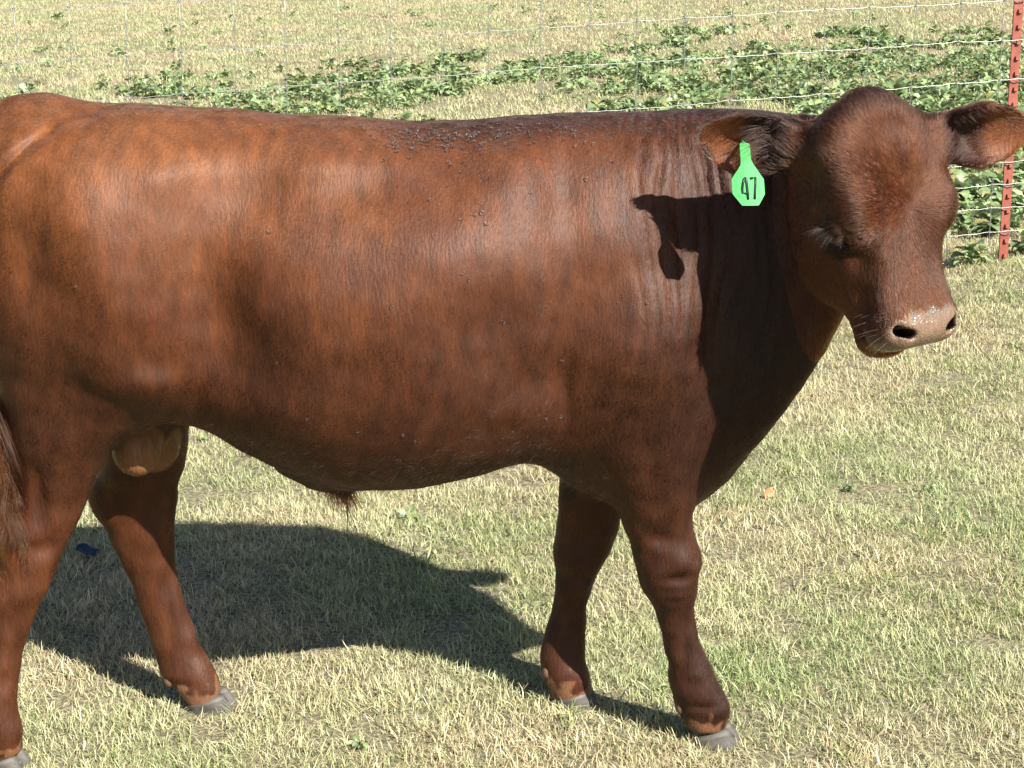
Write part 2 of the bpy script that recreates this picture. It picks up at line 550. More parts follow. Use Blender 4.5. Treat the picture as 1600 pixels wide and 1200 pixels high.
    ears.append(ear_shape(F, at(1466, 212, -0.36), np.array([0.95, 0.02, 0.10]), UP, np.array([-0.10, -0.9, -0.20]), 0.02))
    for ear_px, Y, s in ((1243, -0.39, -1), (1446, -0.36, 1)):
        F.ellipsoid(at(ear_px, 232 if s < 0 else 222, Y), (0.045, 0.035, 0.036), k=0.03)
    # ---- fine relief (metres of swelling or hollow)
    for s in (-1, 1):
        EL = HA * 0.65 + HB * 0.76; EU = -HA * 0.76 + HB * 0.65; ec = hp(0.214, s * 0.118, -0.062)
        F.ellipsoid(ec, (0.023, 0.013, 0.020), [EL, EU, HR], k=0.008, op='cut')                     # eye socket
        F.cone([ec - EL * 0.027, ec + EU * 0.015 - EL * 0.010 + HR * s * 0.003, ec + EU * 0.015 + EL * 0.010 + HR * s * 0.003, ec + EL * 0.027], [0.004, 0.0085, 0.0085, 0.004], k=0.008)
        F.cone([ec - EL * 0.025, ec - EU * 0.014 - HR * s * 0.002, ec + EL * 0.026], [0.003, 0.006, 0.003], k=0.008)
        F.bump(hp(0.250, s * 0.100, -0.045), (0.03, 0.03, 0.016), -0.006, HEAD)
        F.ellipsoid(hp(0.408, s * 0.047, -0.020), (0.007, 0.017, 0.030), [HA * 0.9 + HR * 0.44 * s, HR * 0.9 - HA * 0.44 * s, HB], k=0.006, op='cut')
        F.ellipsoid(hp(0.398, s * 0.062, -0.028), (0.010, 0.007, 0.024), HEAD, k=0.006, op='cut')
        F.bump(hp(0.29, s * 0.070, -0.045), (0.05, 0.02, 0.022), -0.006, HEAD)
        F.bump(hp(0.115, s * 0.105, -0.095), (0.035, 0.03, 0.035), -0.012, HEAD)
        F.bump(hp(0.175, s * 0.080, -0.010), (0.030, 0.022, 0.03), 0.006, HEAD)
        F.bump(hp(0.240, s * 0.062, -0.010), (0.060, 0.014, 0.03), 0.004, HEAD)
        F.bump(hp(0.330, s * 0.075, -0.060), (0.03, 0.02, 0.02), -0.008, HEAD)
    F.cone([hp(0.418, -0.056, -0.075), hp(0.434, -0.030, -0.088), hp(0.440, 0, -0.092), hp(0.434, 0.030, -0.088), hp(0.418, 0.056, -0.075)], [0.004] * 5, k=0.004, op='cut')
    F.cone([hp(0.418, -0.056, -0.077), hp(0.39, -0.070, -0.086), hp(0.36, -0.073, -0.092)], [0.004, 0.004, 0.003], k=0.004, op='cut')
    side = lambda px, py, d=0.0: at(px, py, -0.35) + np.array([0, d, 0])
    for px, py, rx, rz, amp in [
            (110, 330, 0.09, 0.12, 0.020), (255, 265, 0.06, 0.05, 0.016), (340, 490, 0.06, 0.16, -0.034), (300, 390, 0.04, 0.09, -0.010), (395, 325, 0.07, 0.05, -0.018),
            (490, 262, 0.06, 0.035, 0.012), (235, 605, 0.06, 0.035, 0.014), (580, 310, 0.10, 0.04, -0.014), (690, 400, 0.17, 0.10, 0.020), (540, 500, 0.14, 0.10, 0.012),
            (880, 620, 0.020, 0.07, -0.018), (888, 500, 0.035, 0.10, -0.010), (880, 320, 0.035, 0.07, -0.012), (1000, 560, 0.08, 0.08, 0.020), (1000, 390, 0.07, 0.10, 0.014),
            (830, 600, 0.05, 0.05, -0.012), (400, 570, 0.06, 0.08, -0.016), (470, 650, 0.09, 0.05, 0.008), (50, 430, 0.04, 0.12, -0.012), (180, 490, 0.06, 0.10, 0.014), (110, 560, 0.04, 0.08, -0.008),
            (800, 270, 0.05, 0.05, 0.010), (700, 290, 0.05, 0.05, -0.010), (1115, 570, 0.03, 0.12, -0.014), (1085, 330, 0.04, 0.12, -0.010), (770, 520, 0.06, 0.10, -0.006)]:
        F.bump(side(px, py), (rx, 0.20, rz), amp * 1.05)
    for q in np.linspace(0, 1, 12):
        F.bump(at(70 - 76 * q, 206 + 72 * q - 14 * q * (1 - q), -0.30), (0.010, 0.20, 0.0085), -0.0035 - 0.008 * q)
    for px, py, Y, rx, rz, amp in [(1030, 842, -0.22, 0.02, 0.012, -0.006), (1060, 905, -0.22, 0.03, 0.010, -0.008), (1060, 930, -0.21, 0.02, 0.008, 0.004), (1070, 880, -0.22, 0.018, 0.018, 0.002), (1090, 1060, -0.20, 0.02, 0.012, 0.003), (70, 860, -0.28, 0.03, 0.015, -0.006), (905, 905, -0.02, 0.03, 0.010, -0.006), (280, 1070, -0.03, 0.03, 0.008, -0.004), (1100, 1105, -0.19, 0.03, 0.008, -0.004)]:
        F.bump(at(px, py, Y), (rx, 0.05, rz), amp)
    # tendons of the legs
    for px, py, Y, rx, rz, amp in [(20, 1010, -0.29, 0.010, 0.07, -0.006), (262, 940, -0.03, 0.010, 0.08, -0.005), (1070, 1000, -0.19, 0.010, 0.06, -0.006), (890, 970, -0.01, 0.010, 0.06, -0.005),
                                   (60, 780, -0.28, 0.012, 0.06, -0.008), (1020, 720, -0.27, 0.02, 0.06, -0.006)]:
        F.bump(at(px, py, Y), (rx, 0.05, rz), amp)
    V, Q = surface_nets(F)
    # keep the one big connected piece
    lab = np.arange(len(V))
    E = np.concatenate([Q[:, [0, 1]], Q[:, [1, 2]], Q[:, [2, 3]], Q[:, [3, 0]]])
    while True:
        m = np.minimum(lab[E[:, 0]], lab[E[:, 1]])
        new = lab.copy(); np.minimum.at(new, E[:, 0], m); np.minimum.at(new, E[:, 1], m); new = new[new]
        if (new == lab).all(): break
        lab = new
    big = np.bincount(lab).argmax(); keep = lab == big
    remap = np.cumsum(keep) - 1
    Q = remap[Q[keep[Q[:, 0]]]]; V = V[keep]
    V = relax(V, Q, 3, 0.5)
    return V, Q, ears


SV, SQ, EARS = build_skin()
# ------------------------------------------------------------------ coat: relief, colour, hair
class Waves:
    """Smooth random field: a sum of plane waves with random directions."""
    def __init__(self, seed, wavelength, n=14, stretch=(1, 1, 1)):
        r = np.random.default_rng(seed)
        d = r.normal(size=(n, 3)); d /= np.linalg.norm(d, axis=1)[:, None]
        self.K = d * (2 * math.pi / wavelength) * r.uniform(0.6, 1.7, (n, 1)) / np.asarray(stretch)
        self.p = r.uniform(0, 2 * math.pi, n); self.s = 1 / math.sqrt(n / 2)

    def __call__(self, P):
        out = np.zeros(len(P))
        for k, p in zip(self.K, self.p):
            out += np.sin(P @ k + p)
        return out * self.s


SN = vert_normals(SV, SQ)
spx, spy = project(SV)
near_side = sstep(0.05, 0.5, -SN[:, 1])
# folds of loose skin on the neck, running from crest to throat
ht, hr_, hb = hl(SV)
in_head = (ht > -0.03) & (hb > -0.26) & (np.abs(hr_) < 0.16)
neck = sstep(955, 1030, spx) * (1 - sstep(1215, 1250, spx)) * (1 - sstep(470, 640, spy)) * (~in_head) * sstep(175, 200, spy)
ear_gap = np.minimum(np.linalg.norm(SV - (EARS_C0 := at(1165, 225, -0.39)), axis=1), 1)
neck = neck * sstep(0.10, 0.14, ear_gap)
nphase = SV[:, 0] / 0.0215 * 2 * math.pi + 3.0 * Waves(3, 0.40)(SV) + 0.8 * Waves(4, 0.12, stretch=(0.5, 1, 2.5))(SV) + (SV[:, 2] - 0.9) * 6
fold = 1 - np.abs(np.sin(nphase / 2)) ** 0.55
depth = 0.0105 * neck * (0.45 + 0.55 * sstep(-0.5, 0.8, Waves(5, 0.13, stretch=(0.35, 1, 2.0))(SV))) * (1 - 0.5 * sstep(290, 330, spy))
SV = SV - SN * (fold * depth)[:, None]
# skin looseness and veins elsewhere
lump = 0.0013 * Waves(8, 0.20)(SV) + (0.0004 + 0.0005 * sstep(0.62, 0.42, SV[:, 2])) * Waves(9, 0.07)(SV)
SV = SV + SN * (lump * (~in_head))[:, None]
SN = vert_normals(SV, SQ)


def ear_coords(P, i):
    e, w, n = EARS[i]
    base = at(1232, 219, -0.39) if i == 0 else at(1466, 212, -0.36)
    d = P - base
    return d @ e, d @ w, d @ n


def coat_rgb(P, N):
    """Coat colour at skin points P with normals N, with shade put into the lower body."""
    px, py = project(P)
    t, r, b = hl(P)
    t = t / TS
    head = (t > -0.05) & (b > -0.27) & (np.abs(r) < 0.17) & (px > 1150)
    C = np.tile(np.array([0.090, 0.0262, 0.0080]), (len(P), 1))
    dark = np.array([0.016, 0.0056, 0.004]); warm = np.array([0.175, 0.058, 0.0160])
    mix = lambda C, c, m: C + (np.asarray(c) - C) * np.clip(m, 0, 1)[:, None]
    big = Waves(21, 0.55)(P); mid = Waves(22, 0.20)(P); fine = Waves(23, 0.05, stretch=(0.7, 1, 2))(P)
    C = mix(C, warm, 0.75 * sstep(780, 250, px) * sstep(520, 230, py) + 0.08 * mid + 0.10)
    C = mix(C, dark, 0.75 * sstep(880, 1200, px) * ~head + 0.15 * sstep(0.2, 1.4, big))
    C = mix(C, dark, 0.55 * sstep(0.75, 0.98, N[:, 2]) * sstep(560, 800, px) * ~head)        # dark line along the spine
    C = mix(C, dark, 0.70 * sstep(0.66, 0.50, P[:, 2]) * sstep(300, 380, px) * (px < 900) * (py < 780))     # dark belly coat, deepened further by painted shade
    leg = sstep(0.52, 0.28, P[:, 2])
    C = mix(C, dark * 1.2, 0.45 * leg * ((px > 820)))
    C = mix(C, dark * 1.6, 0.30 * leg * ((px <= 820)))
    C = mix(C, dark, 0.48 * sstep(420, 660, py + 26 * big) * sstep(0.36, 0.56, P[:, 2]) * ~head)  # lower flank darkened in the colour to stand in for shade
    C = C * (1 + 0.10 * fine)[:, None]
    C = mix(C, dark * 1.4, 0.32 * head)
    C = mix(C, dark * 0.8, 0.5 * head * sstep(0.04, -0.01, t))                                   # poll
    C = mix(C, dark * 0.45, 0.9 * head * sstep(0.040, 0.018, np.hypot((t - 0.220) * 0.75, b + 0.062)) * (np.abs(r) > 0.075))  # round the eyes
    C = mix(C, warm * 0.9, 0.25 * head * sstep(0.30, 0.37, t) * sstep(0.2, 0.7, N @ HB))
    # ears: warm orange inside, dark rim
    for i in (0, 1):
        E, W, Nn = ear_coords(P, i)
        near = (E > 0.0) & (E < 0.17) & (np.abs(W) < 0.07) & (np.abs(Nn) < 0.08)
        inner = near & (N @ EARS[i][2] > 0.0)
        C = mix(C, np.array([0.23, 0.078, 0.030]), 0.8 * inner * sstep(0.05, 0.09, E))
        C = mix(C, dark * 0.7, 0.8 * inner * sstep(0.075, 0.03, E))
        C = mix(C, dark, 0.5 * near * sstep(0.034, 0.046, np.abs(W)))
    # scrotum
    sc = np.minimum(np.linalg.norm((P - at(213, 700, -0.135)) / (0.050, 0.047, 0.056), axis=1), np.linalg.norm((P - at(244, 694, -0.075)) / (0.047, 0.042, 0.056), axis=1))
    C = mix(C, [0.25, 0.115, 0.050], sstep(1.12, 0.95, sc) * sstep(0.715, 0.69, P[:, 2] + 0 * sc) )
    # pale coronet over each hoof and the tan dewclaw spots
    C = mix(C, [0.24, 0.115, 0.06], 0.8 * sstep(0.056, 0.046, P[:, 2] - 0.012 * Waves(33, 0.03)(P)))
    # nose pad
    pad = nose_mask(P, N)
    gray = sstep(-0.3, 0.9, Waves(34, 0.03)(P)) * sstep(0.40, 0.37, t)
    padc = np.array([0.25, 0.165, 0.110]) + (np.array([0.18, 0.155, 0.13]) - np.array([0.25, 0.165, 0.110])) * gray[:, None]
    C = C + (padc - C) * pad[:, None]
    for s in (-1, 1):
        for q, (r1, r2, r3) in ((hp(0.408, s * 0.047, -0.026), (0.0078, 0.018, 0.026)), (hp(0.398, s * 0.062, -0.034), (0.0105, 0.008, 0.020))):
            d = np.sqrt((((P - q) @ HA) / r1) ** 2 + (((P - q) @ HR) / r2) ** 2 + (((P - q) @ HB) / r3) ** 2)
            C = mix(C, [0.012, 0.007, 0.006], sstep(1.25, 1.0, d))
    return np.clip(C * ALB, 0.002, 0.9)


def nose_mask(P, N):
    t, r, b = hl(P); t = t / TS; r = r / WS
    edge = 0.366 + 0.018 * (np.abs(r) / 0.06) ** 2 - 0.010 * sstep(0.02, 0.05, np.abs(r)) + 0.0022 * Waves(31, 0.02)(P)
    return sstep(0.0, 0.006, t - edge) * sstep(-0.082, -0.074, b) * (N @ HB > -0.35) * sstep(0.082, 0.072, np.abs(r)) * (t < 0.47)


NOSE = nose_mask(SV, SN)
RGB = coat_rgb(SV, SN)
# the nostrils are dark inside
tt, rr2, bb = hl(SV)
for s in (-1, 1):
    d = np.linalg.norm((SV - hp(0.398, s * 0.053, -0.018)) / 0.024, axis=1)
    inside = sstep(1.0, 0.75, d) * (tt / TS < 0.414)
    RGB = RGB * (1 - 0.0 * inside)[:, None]

mat_skin, nt, b = new_mat("bull_skin")
at_c = nt.nodes.new("ShaderNodeAttribute"); at_c.attribute_name = "coat"
at_n = nt.nodes.new("ShaderNodeAttribute"); at_n.attribute_name = "nose"
tc = nt.nodes.new("ShaderNodeTexCoord")
mp = nt.nodes.new("ShaderNodeMapping"); mp.inputs["Scale"].default_value = (260, 120, 60); mp.inputs["Rotation"].default_value = (0, math.radians(28), 0)
nt.links.new(tc.outputs["Object"], mp.inputs["Vector"])
nz = nt.nodes.new("ShaderNodeTexNoise"); nz.inputs["Scale"].default_value = 1.0; nz.inputs["Detail"].default_value = 4
nt.links.new(mp.outputs[0], nz.inputs["Vector"])
vr = nt.nodes.new("ShaderNodeTexVoronoi"); vr.inputs["Scale"].default_value = 240; vr.feature = 'DISTANCE_TO_EDGE'
nt.links.new(tc.outputs["Object"], vr.inputs["Vector"])
ml = nt.nodes.new("ShaderNodeMath"); ml.operation = 'MULTIPLY_ADD'; ml.inputs[1].default_value = 0.9; ml.inputs[2].default_value = 0.5
nt.links.new(nz.outputs[0], ml.inputs[0])
sc_ = nt.nodes.new("ShaderNodeVectorMath"); sc_.operation = 'SCALE'
nt.links.new(at_c.outputs["Color"], sc_.inputs[0]); nt.links.new(ml.outputs[0], sc_.inputs["Scale"])
nt.links.new(sc_.outputs[0], b.inputs["Base Color"])
ro = nt.nodes.new("ShaderNodeMapRange"); b.inputs["Specular IOR Level"].default_value = 0.24
ro.inputs["To Min"].default_value = 0.54; ro.inputs["To Max"].default_value = 0.22
nt.links.new(at_n.outputs["Fac"], ro.inputs["Value"]); nt.links.new(ro.outputs[0], b.inputs["Roughness"])
hm = nt.nodes.new("ShaderNodeMix"); hm.data_type = 'FLOAT'
nt.links.new(at_n.outputs["Fac"], hm.inputs[0]); nt.links.new(nz.outputs[0], hm.inputs[2])
v2 = nt.nodes.new("ShaderNodeMath"); v2.operation = 'MULTIPLY'; v2.inputs[1].default_value = 1.5
nt.links.new(vr.outputs["Distance"], v2.inputs[0]); nt.links.new(v2.outputs[0], hm.inputs[3])
bp = nt.nodes.new("ShaderNodeBump"); bp.inputs["Strength"].default_value = 0.55; bp.inputs["Distance"].default_value = 0.0025
nt.links.new(hm.outputs[0], bp.inputs["Height"]); nt.links.new(bp.outputs[0], b.inputs["Normal"])

bull_body = mesh_obj("body", SV - BULL_OFF, SQ, mat_skin, bull)
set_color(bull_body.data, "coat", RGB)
na = bull_body.data.attributes.new("nose", 'FLOAT', 'POINT'); na.data.foreach_set('value', NOSE.astype(np.float32))


def fur_mat(name, rough=0.34, radial=0.45, coat=0.0):
    m = bpy.data.materials.new(name); m.use_nodes = True
    nt = m.node_tree; nt.nodes.clear()
    out = nt.nodes.new("ShaderNodeOutputMaterial")
    a = nt.nodes.new("ShaderNodeAttribute"); a.attribute_name = "hair_color"
    h = nt.nodes.new("ShaderNodeBsdfHairPrincipled"); h.model = 'CHIANG'; h.parametrization = 'COLOR'
    h.inputs["Roughness"].default_value = rough; h.inputs["Radial Roughness"].default_value = radial
    h.inputs["IOR"].default_value = 1.36
    nt.links.new(a.outputs["Color"], h.inputs["Color"])
    nt.links.new(h.outputs[0], out.inputs[0])
    return m


def hair_obj(name, P, rad, rgb, mat, parent):
    """P: (N, K, 3) points of N hairs."""
    N, K = P.shape[:2]
    cu = bpy.data.hair_curves.new(name)
    cu.add_curves([K] * N)
    off = BULL_OFF if parent is not None else np.zeros(3)
    cu.attributes['position'].data.foreach_set('vector', (P - off).reshape(-1).astype(np.float32))
    ra = cu.attributes.get('radius') or cu.attributes.new('radius', 'FLOAT', 'POINT')
    ra.data.foreach_set('value', np.broadcast_to(rad, (N, K)).reshape(-1).astype(np.float32))
    ca = cu.attributes.new('hair_color', 'FLOAT_COLOR', 'POINT')
    c = np.ones((N, K, 4), np.float32); c[..., :3] = rgb[:, None] if rgb.ndim == 2 else rgb
    ca.data.foreach_set('color', c.reshape(-1))
    cu.materials.append(mat)
    o = bpy.data.objects.new(name, cu); COL.objects.link(o)
    if parent is not None: o.parent = parent
    return o


def lay(P, N):
    """Direction in which the coat lies, tangent to the skin."""
    px, py = project(P)
    D = np.zeros_like(P)
    D[:, 0] = -0.42; D[:, 2] = -0.90
    mixd = lambda D, d, m: D + (np.asarray(d) - D) * np.clip(m, 0, 1)[:, None]
    D = mixd(D, (-0.85, 0, -0.55), sstep(330, 150, px) * sstep(600, 350, py))
    D = mixd(D, (-0.20, 0, -0.98), sstep(850, 1000, px))
    D = mixd(D, (0.05, 0, -1.0), sstep(1040, 1150, px))
    D = mixd(D, (-0.75, 0, -0.5), 0.8 * sstep(560, 680, py) * sstep(330, 430, px) * sstep(900, 820, px))
    D = mixd(D, (-1.0, 0, -0.15), sstep(0.75, 0.95, N[:, 2]))
    D = mixd(D, (-0.05, 0, -1.0), sstep(0.52, 0.42, P[:, 2]))
    t, r, b = hl(P); t = t / TS
    head = (t > -0.05) & (b > -0.27) & (np.abs(r) < 0.17) & (px > 1200)
    rad = (t - 0.19)[:, None] * HA + (r * 1.0)[:, None] * HR
    rad = rad / (np.linalg.norm(rad, axis=1)[:, None] + 0.004)
    rad = rad - 0.4 * HB * sstep(0.05, 0.10, np.abs(r))[:, None] * 1.0
    down = np.tile(HA * 0.9 - HB * 0.2, (len(P), 1))
    w = sstep(0.24, 0.34, t)[:, None]
    Dh = rad * (1 - w) + w * down
    D = np.where(head[:, None], Dh, D)
    for i in (0, 1):
        E, W, Nn = ear_coords(P, i)
        near = (E > 0.01) & (E < 0.17) & (np.abs(W) < 0.07) & (np.abs(Nn) < 0.08)
        D = np.where(near[:, None], EARS[i][0] * 0.8 + EARS[i][1] * np.where(W > 0, -0.5, 0.5)[:, None] * (N @ EARS[i][2] > 0)[:, None], D)
    sc = 0.22
    D = D + sc * np.stack([Waves(41, 0.045)(P), Waves(42, 0.05)(P), Waves(43, 0.045)(P)], 1) * 0.6
    D = D + 0.09 * np.stack([Waves(44, 0.012)(P), Waves(45, 0.012)(P), Waves(46, 0.012)(P)], 1)
    D = D - N * (D * N).sum(1)[:, None]
    return D / (np.linalg.norm(D, axis=1)[:, None] + 1e-9)


def sample_skin(n, weight):
    A = SV[SQ]
    area = 0.5 * np.linalg.norm(np.cross(A[:, 2] - A[:, 0], A[:, 3] - A[:, 1]), axis=1)
    c = A.mean(1)
    fn = SN[SQ].mean(1)
    w = area * weight(c, fn)
    fi = rng.choice(len(SQ), n, p=w / w.sum())
    u, v = rng.random((2, n))
    q = A[fi]
    P = (q[:, 0] * ((1 - u) * (1 - v))[:, None] + q[:, 1] * (u * (1 - v))[:, None] + q[:, 2] * (u * v)[:, None] + q[:, 3] * ((1 - u) * v)[:, None])
    nq = SN[SQ[fi]]
    N = (nq[:, 0] * ((1 - u) * (1 - v))[:, None] + nq[:, 1] * (u * (1 - v))[:, None] + nq[:, 2] * (u * v)[:, None] + nq[:, 3] * ((1 - u) * v)[:, None])
    return P, N / np.linalg.norm(N, axis=1)[:, None]


def fur_weight(c, n):
    w = np.where(n[:, 1] > 0.45, 0.15, 1.0)
    t, r, b = hl(c); t = t / TS
    head = (t > -0.05) & (b > -0.27) & (np.abs(r) < 0.17) & (c[:, 0] > 0.45)
    w = w * np.where(head, 1.7, 1.0)
    w = w * (1 - sstep(0.0, 0.15, nose_mask(c, n)))
    w = w * (c[:, 2] > 0.045)
    sc = np.minimum(np.linalg.norm((c - at(213, 700, -0.135)) / (0.050, 0.047, 0.056), axis=1), np.linalg.norm((c - at(244, 694, -0.075)) / (0.047, 0.042, 0.056), axis=1))
    w = w * np.where(sc < 1.1, 0.12, 1.0)
    for s in (-1, 1):
        w = w * (np.linalg.norm((c - hp(0.214, s * 0.118, -0.062)), axis=1) > 0.017)
    return w


def grow_coat(n):
    P, N = sample_skin(n, fur_weight)
    D = lay(P, N)
    t, r, b = hl(P)
    px, py = project(P)
    head = (t > -0.05) & (b > -0.27) & (np.abs(r) < 0.17) & (px > 1200)
    L = np.where(head, 0.0090, 0.0095) * rng.uniform(0.7, 1.25, n)
    L = L * (1 - 0.25 * sstep(0.58, 0.42, P[:, 2]))
    poll = head & (t < 0.03)
    L = np.where(head & (t < 0.30) & (b > -0.05), L * 1.35, L); L = np.where(poll, L * 1.3, L)
    for i in (0, 1):
        E, W, Nn = ear_coords(P, i)
        inner = (E > -0.01) & (E < 0.13) & (np.abs(W) < 0.05) & (np.abs(Nn) < 0.06) & (N @ EARS[i][2] > 0.2)
        L = np.where(inner, rng.uniform(0.008, 0.026, n), L)
    lift = rng.uniform(0.02, 0.16, n) + rng.uniform(0.0, 0.30, n) * head
    K = 4
    s = np.linspace(0, 1, K)[None, :, None]
    side = np.cross(N, D)
    bend = rng.normal(0, 0.10, n)[:, None, None]
    pts = P[:, None] - N[:, None] * 0.0008 + (L[:, None, None] * s) * (D[:, None] + bend * s * side[:, None]) + (L * lift)[:, None, None] * (s - 0.45 * s**2) * N[:, None] + 0.0006 * s * N[:, None]
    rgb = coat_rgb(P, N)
    rgb = rgb * np.exp(rng.normal(0, 1, n) * np.where(head, 0.30, 0.20))[:, None]
    streak = Waves(51, 0.010, stretch=(0.6, 1, 2.2))(P)
    rgb = rgb * (1 + 0.10 * streak)[:, None]
    rad = np.array([[0.00026, 0.00026, 0.00020, 0.00005]]) * np.where(head, 1.25, 1.0)[:, None]
    return pts, rad, np.clip(rgb * FUR_GAIN, 0.002, 0.9)


FUR_GAIN = 1.05
N_FUR = 250000 if DRAFT else 650000
pts, rad, rgb = grow_coat(N_FUR)
fur = hair_obj("fur", pts, rad, rgb, fur_mat("coat_hair"), bull)
# ------------------------------------------------------------------ pasture
def noise_color(nt, stops, scale, detail=6, coords="Object", rough=0.6):
    tc = nt.nodes.new("ShaderNodeTexCoord"); n = nt.nodes.new("ShaderNodeTexNoise")
    n.inputs["Scale"].default_value = scale; n.inputs["Detail"].default_value = detail; n.inputs["Roughness"].default_value = rough
    nt.links.new(tc.outputs[coords], n.inputs["Vector"])
    r = nt.nodes.new("ShaderNodeValToRGB")
    while len(r.color_ramp.elements) < len(stops): r.color_ramp.elements.new(0.5)
    for e, (p, c) in zip(r.color_ramp.elements, stops): e.position = p; e.color = tuple(k * ALB for k in c) + (1,)
    nt.links.new(n.outputs[0], r.inputs[0])
    return r, n


soil_mat, nt, b = new_mat("thatch")
r1, n1 = noise_color(nt, [(0.32, (0.10, 0.09, 0.05)), (0.5, (0.28, 0.25, 0.155)), (0.66, (0.50, 0.45, 0.29))], 90, 8)
nt.links.new(r1.outputs[0], b.inputs["Base Color"]); b.inputs["Roughness"].default_value = 0.95
b.inputs["Specular IOR Level"].default_value = 0.1
bp = nt.nodes.new("ShaderNodeBump"); bp.inputs["Strength"].default_value = 1.0; bp.inputs["Distance"].default_value = 0.01
nt.links.new(n1.outputs[0], bp.inputs["Height"]); nt.links.new(bp.outputs[0], b.inputs["Normal"])
xs = np.concatenate([np.linspace(-90, -6, 22), np.linspace(-5.8, 5.8, 120), np.linspace(6, 90, 22)])
ys = np.concatenate([np.linspace(-12, -2.2, 12), np.linspace(-2, 8, 100), np.linspace(8.3, 30, 50), np.linspace(32, 160, 24)])
GX, GY = np.meshgrid(xs, ys, indexing='ij')
GV = np.stack([GX, GY, ground_z(GX, GY)], -1).reshape(-1, 3)
ny = len(ys)
ii, jj = np.meshgrid(np.arange(len(xs) - 1), np.arange(ny - 1), indexing='ij')
a = (ii * ny + jj).ravel()
ground = mesh_obj("ground", GV, np.stack([a, a + ny, a + ny + 1, a + 1], 1), soil_mat)
tag(ground, kind="structure")


def leaf_mat(name, attr="blade", rough=0.55, trans=0.3, patch=True):
    m = bpy.data.materials.new(name); m.use_nodes = True
    nt = m.node_tree; nt.nodes.clear()
    out = nt.nodes.new("ShaderNodeOutputMaterial")
    at_ = nt.nodes.new("ShaderNodeAttribute"); at_.attribute_name = attr
    geo = nt.nodes.new("ShaderNodeNewGeometry")
    n = nt.nodes.new("ShaderNodeTexNoise"); n.inputs["Scale"].default_value = 1.1; n.inputs["Detail"].default_value = 5
    nt.links.new(geo.outputs["Position"], n.inputs["Vector"])
    src = at_.outputs["Color"]
    if patch:
        # patches of drier and greener turf
        ramp = nt.nodes.new("ShaderNodeValToRGB")
        ramp.color_ramp.elements[0].position = 0.38; ramp.color_ramp.elements[0].color = (0.90, 1.02, 0.80, 1)
        ramp.color_ramp.elements[1].position = 0.62; ramp.color_ramp.elements[1].color = (1.18, 1.06, 1.0, 1)
        nt.links.new(n.outputs[0], ramp.inputs[0])
        mul = nt.nodes.new("ShaderNodeMix"); mul.data_type = 'RGBA'; mul.blend_type = 'MULTIPLY'; mul.inputs[0].default_value = 1.0
        nt.links.new(src, mul.inputs[6]); nt.links.new(ramp.outputs[0], mul.inputs[7])
        src = mul.outputs[2]
    d = nt.nodes.new("ShaderNodeBsdfPrincipled"); d.inputs["Roughness"].default_value = rough
    t = nt.nodes.new("ShaderNodeBsdfTranslucent")
    mx = nt.nodes.new("ShaderNodeMixShader"); mx.inputs[0].default_value = trans
    nt.links.new(src, d.inputs["Base Color"]); nt.links.new(src, t.inputs["Color"])
    nt.links.new(d.outputs[0], mx.inputs[1]); nt.links.new(t.outputs[0], mx.inputs[2]); nt.links.new(mx.outputs[0], out.inputs[0])
    return m


turf_mat = leaf_mat("turf_blade", trans=0.18)
weed_mat = leaf_mat("weed_leaf", rough=0.38, trans=0.28, patch=False)
STRAW = np.array([[0.78, 0.71, 0.48], [0.70, 0.66, 0.42], [0.86, 0.82, 0.62], [0.60, 0.51, 0.35], [0.72, 0.71, 0.47]])
GREEN = np.array([[0.40, 0.46, 0.20], [0.29, 0.37, 0.15], [0.50, 0.54, 0.27], [0.20, 0.28, 0.11]])


def tuft(name, seed, blades, radius, lmin, lmax, wid, straw, flop):
    r = np.random.default_rng(seed)
    V, F, C = [], [], []
    for _ in range(blades):
        a0_, rad_ = r.uniform(0, 6.28), radius * math.sqrt(r.random())
        base = np.array([math.cos(a0_) * rad_, math.sin(a0_) * rad_, -0.004])
        L = r.uniform(lmin, lmax); w = wid * r.uniform(0.6, 1.2)
        az = r.uniform(0, 6.28); tilt = r.uniform(0.15, 1.0) * flop; k = r.uniform(-0.3, 1.3) * 1.1; tw = r.uniform(-1.4, 1.4)
        c = STRAW[r.integers(len(STRAW))] if r.random() < straw else GREEN[r.integers(len(GREEN))]
        c = c * r.uniform(0.75, 1.15) * ALB * (1.02, 1.02, 0.97)
        p = base.copy(); th = tilt; b0 = len(V)
        S = 4
        for i in range(S + 1):
            ww = w * (1 - (i / S) ** 2.2) * 0.5 + 0.00015
            sd = np.array([-math.sin(az + tw * i / S), math.cos(az + tw * i / S), 0]) * ww
            V.append(p - sd); V.append(p + sd); C += [c * (0.8 + 0.2 * i / S)] * 2
            d = np.array([math.cos(az) * math.sin(th), math.sin(az) * math.sin(th), math.cos(th)])
            p = p + d * L / S; th += k / S; az += r.uniform(-0.35, 0.35)
            if p[2] < 0.002: p[2] = 0.002
        for i in range(S):
            q = b0 + 2 * i
            F.append((q, q + 1, q + 3, q + 2))
    me = bpy.data.meshes.new(name); me.from_pydata([tuple(v) for v in V], [], F); me.update()
    me.polygons.foreach_set('use_smooth', np.ones(len(me.polygons), dtype=bool))
    set_color(me, "blade", np.array(C)); me.materials.append(turf_mat)
    return bpy.data.objects.new(name, me)


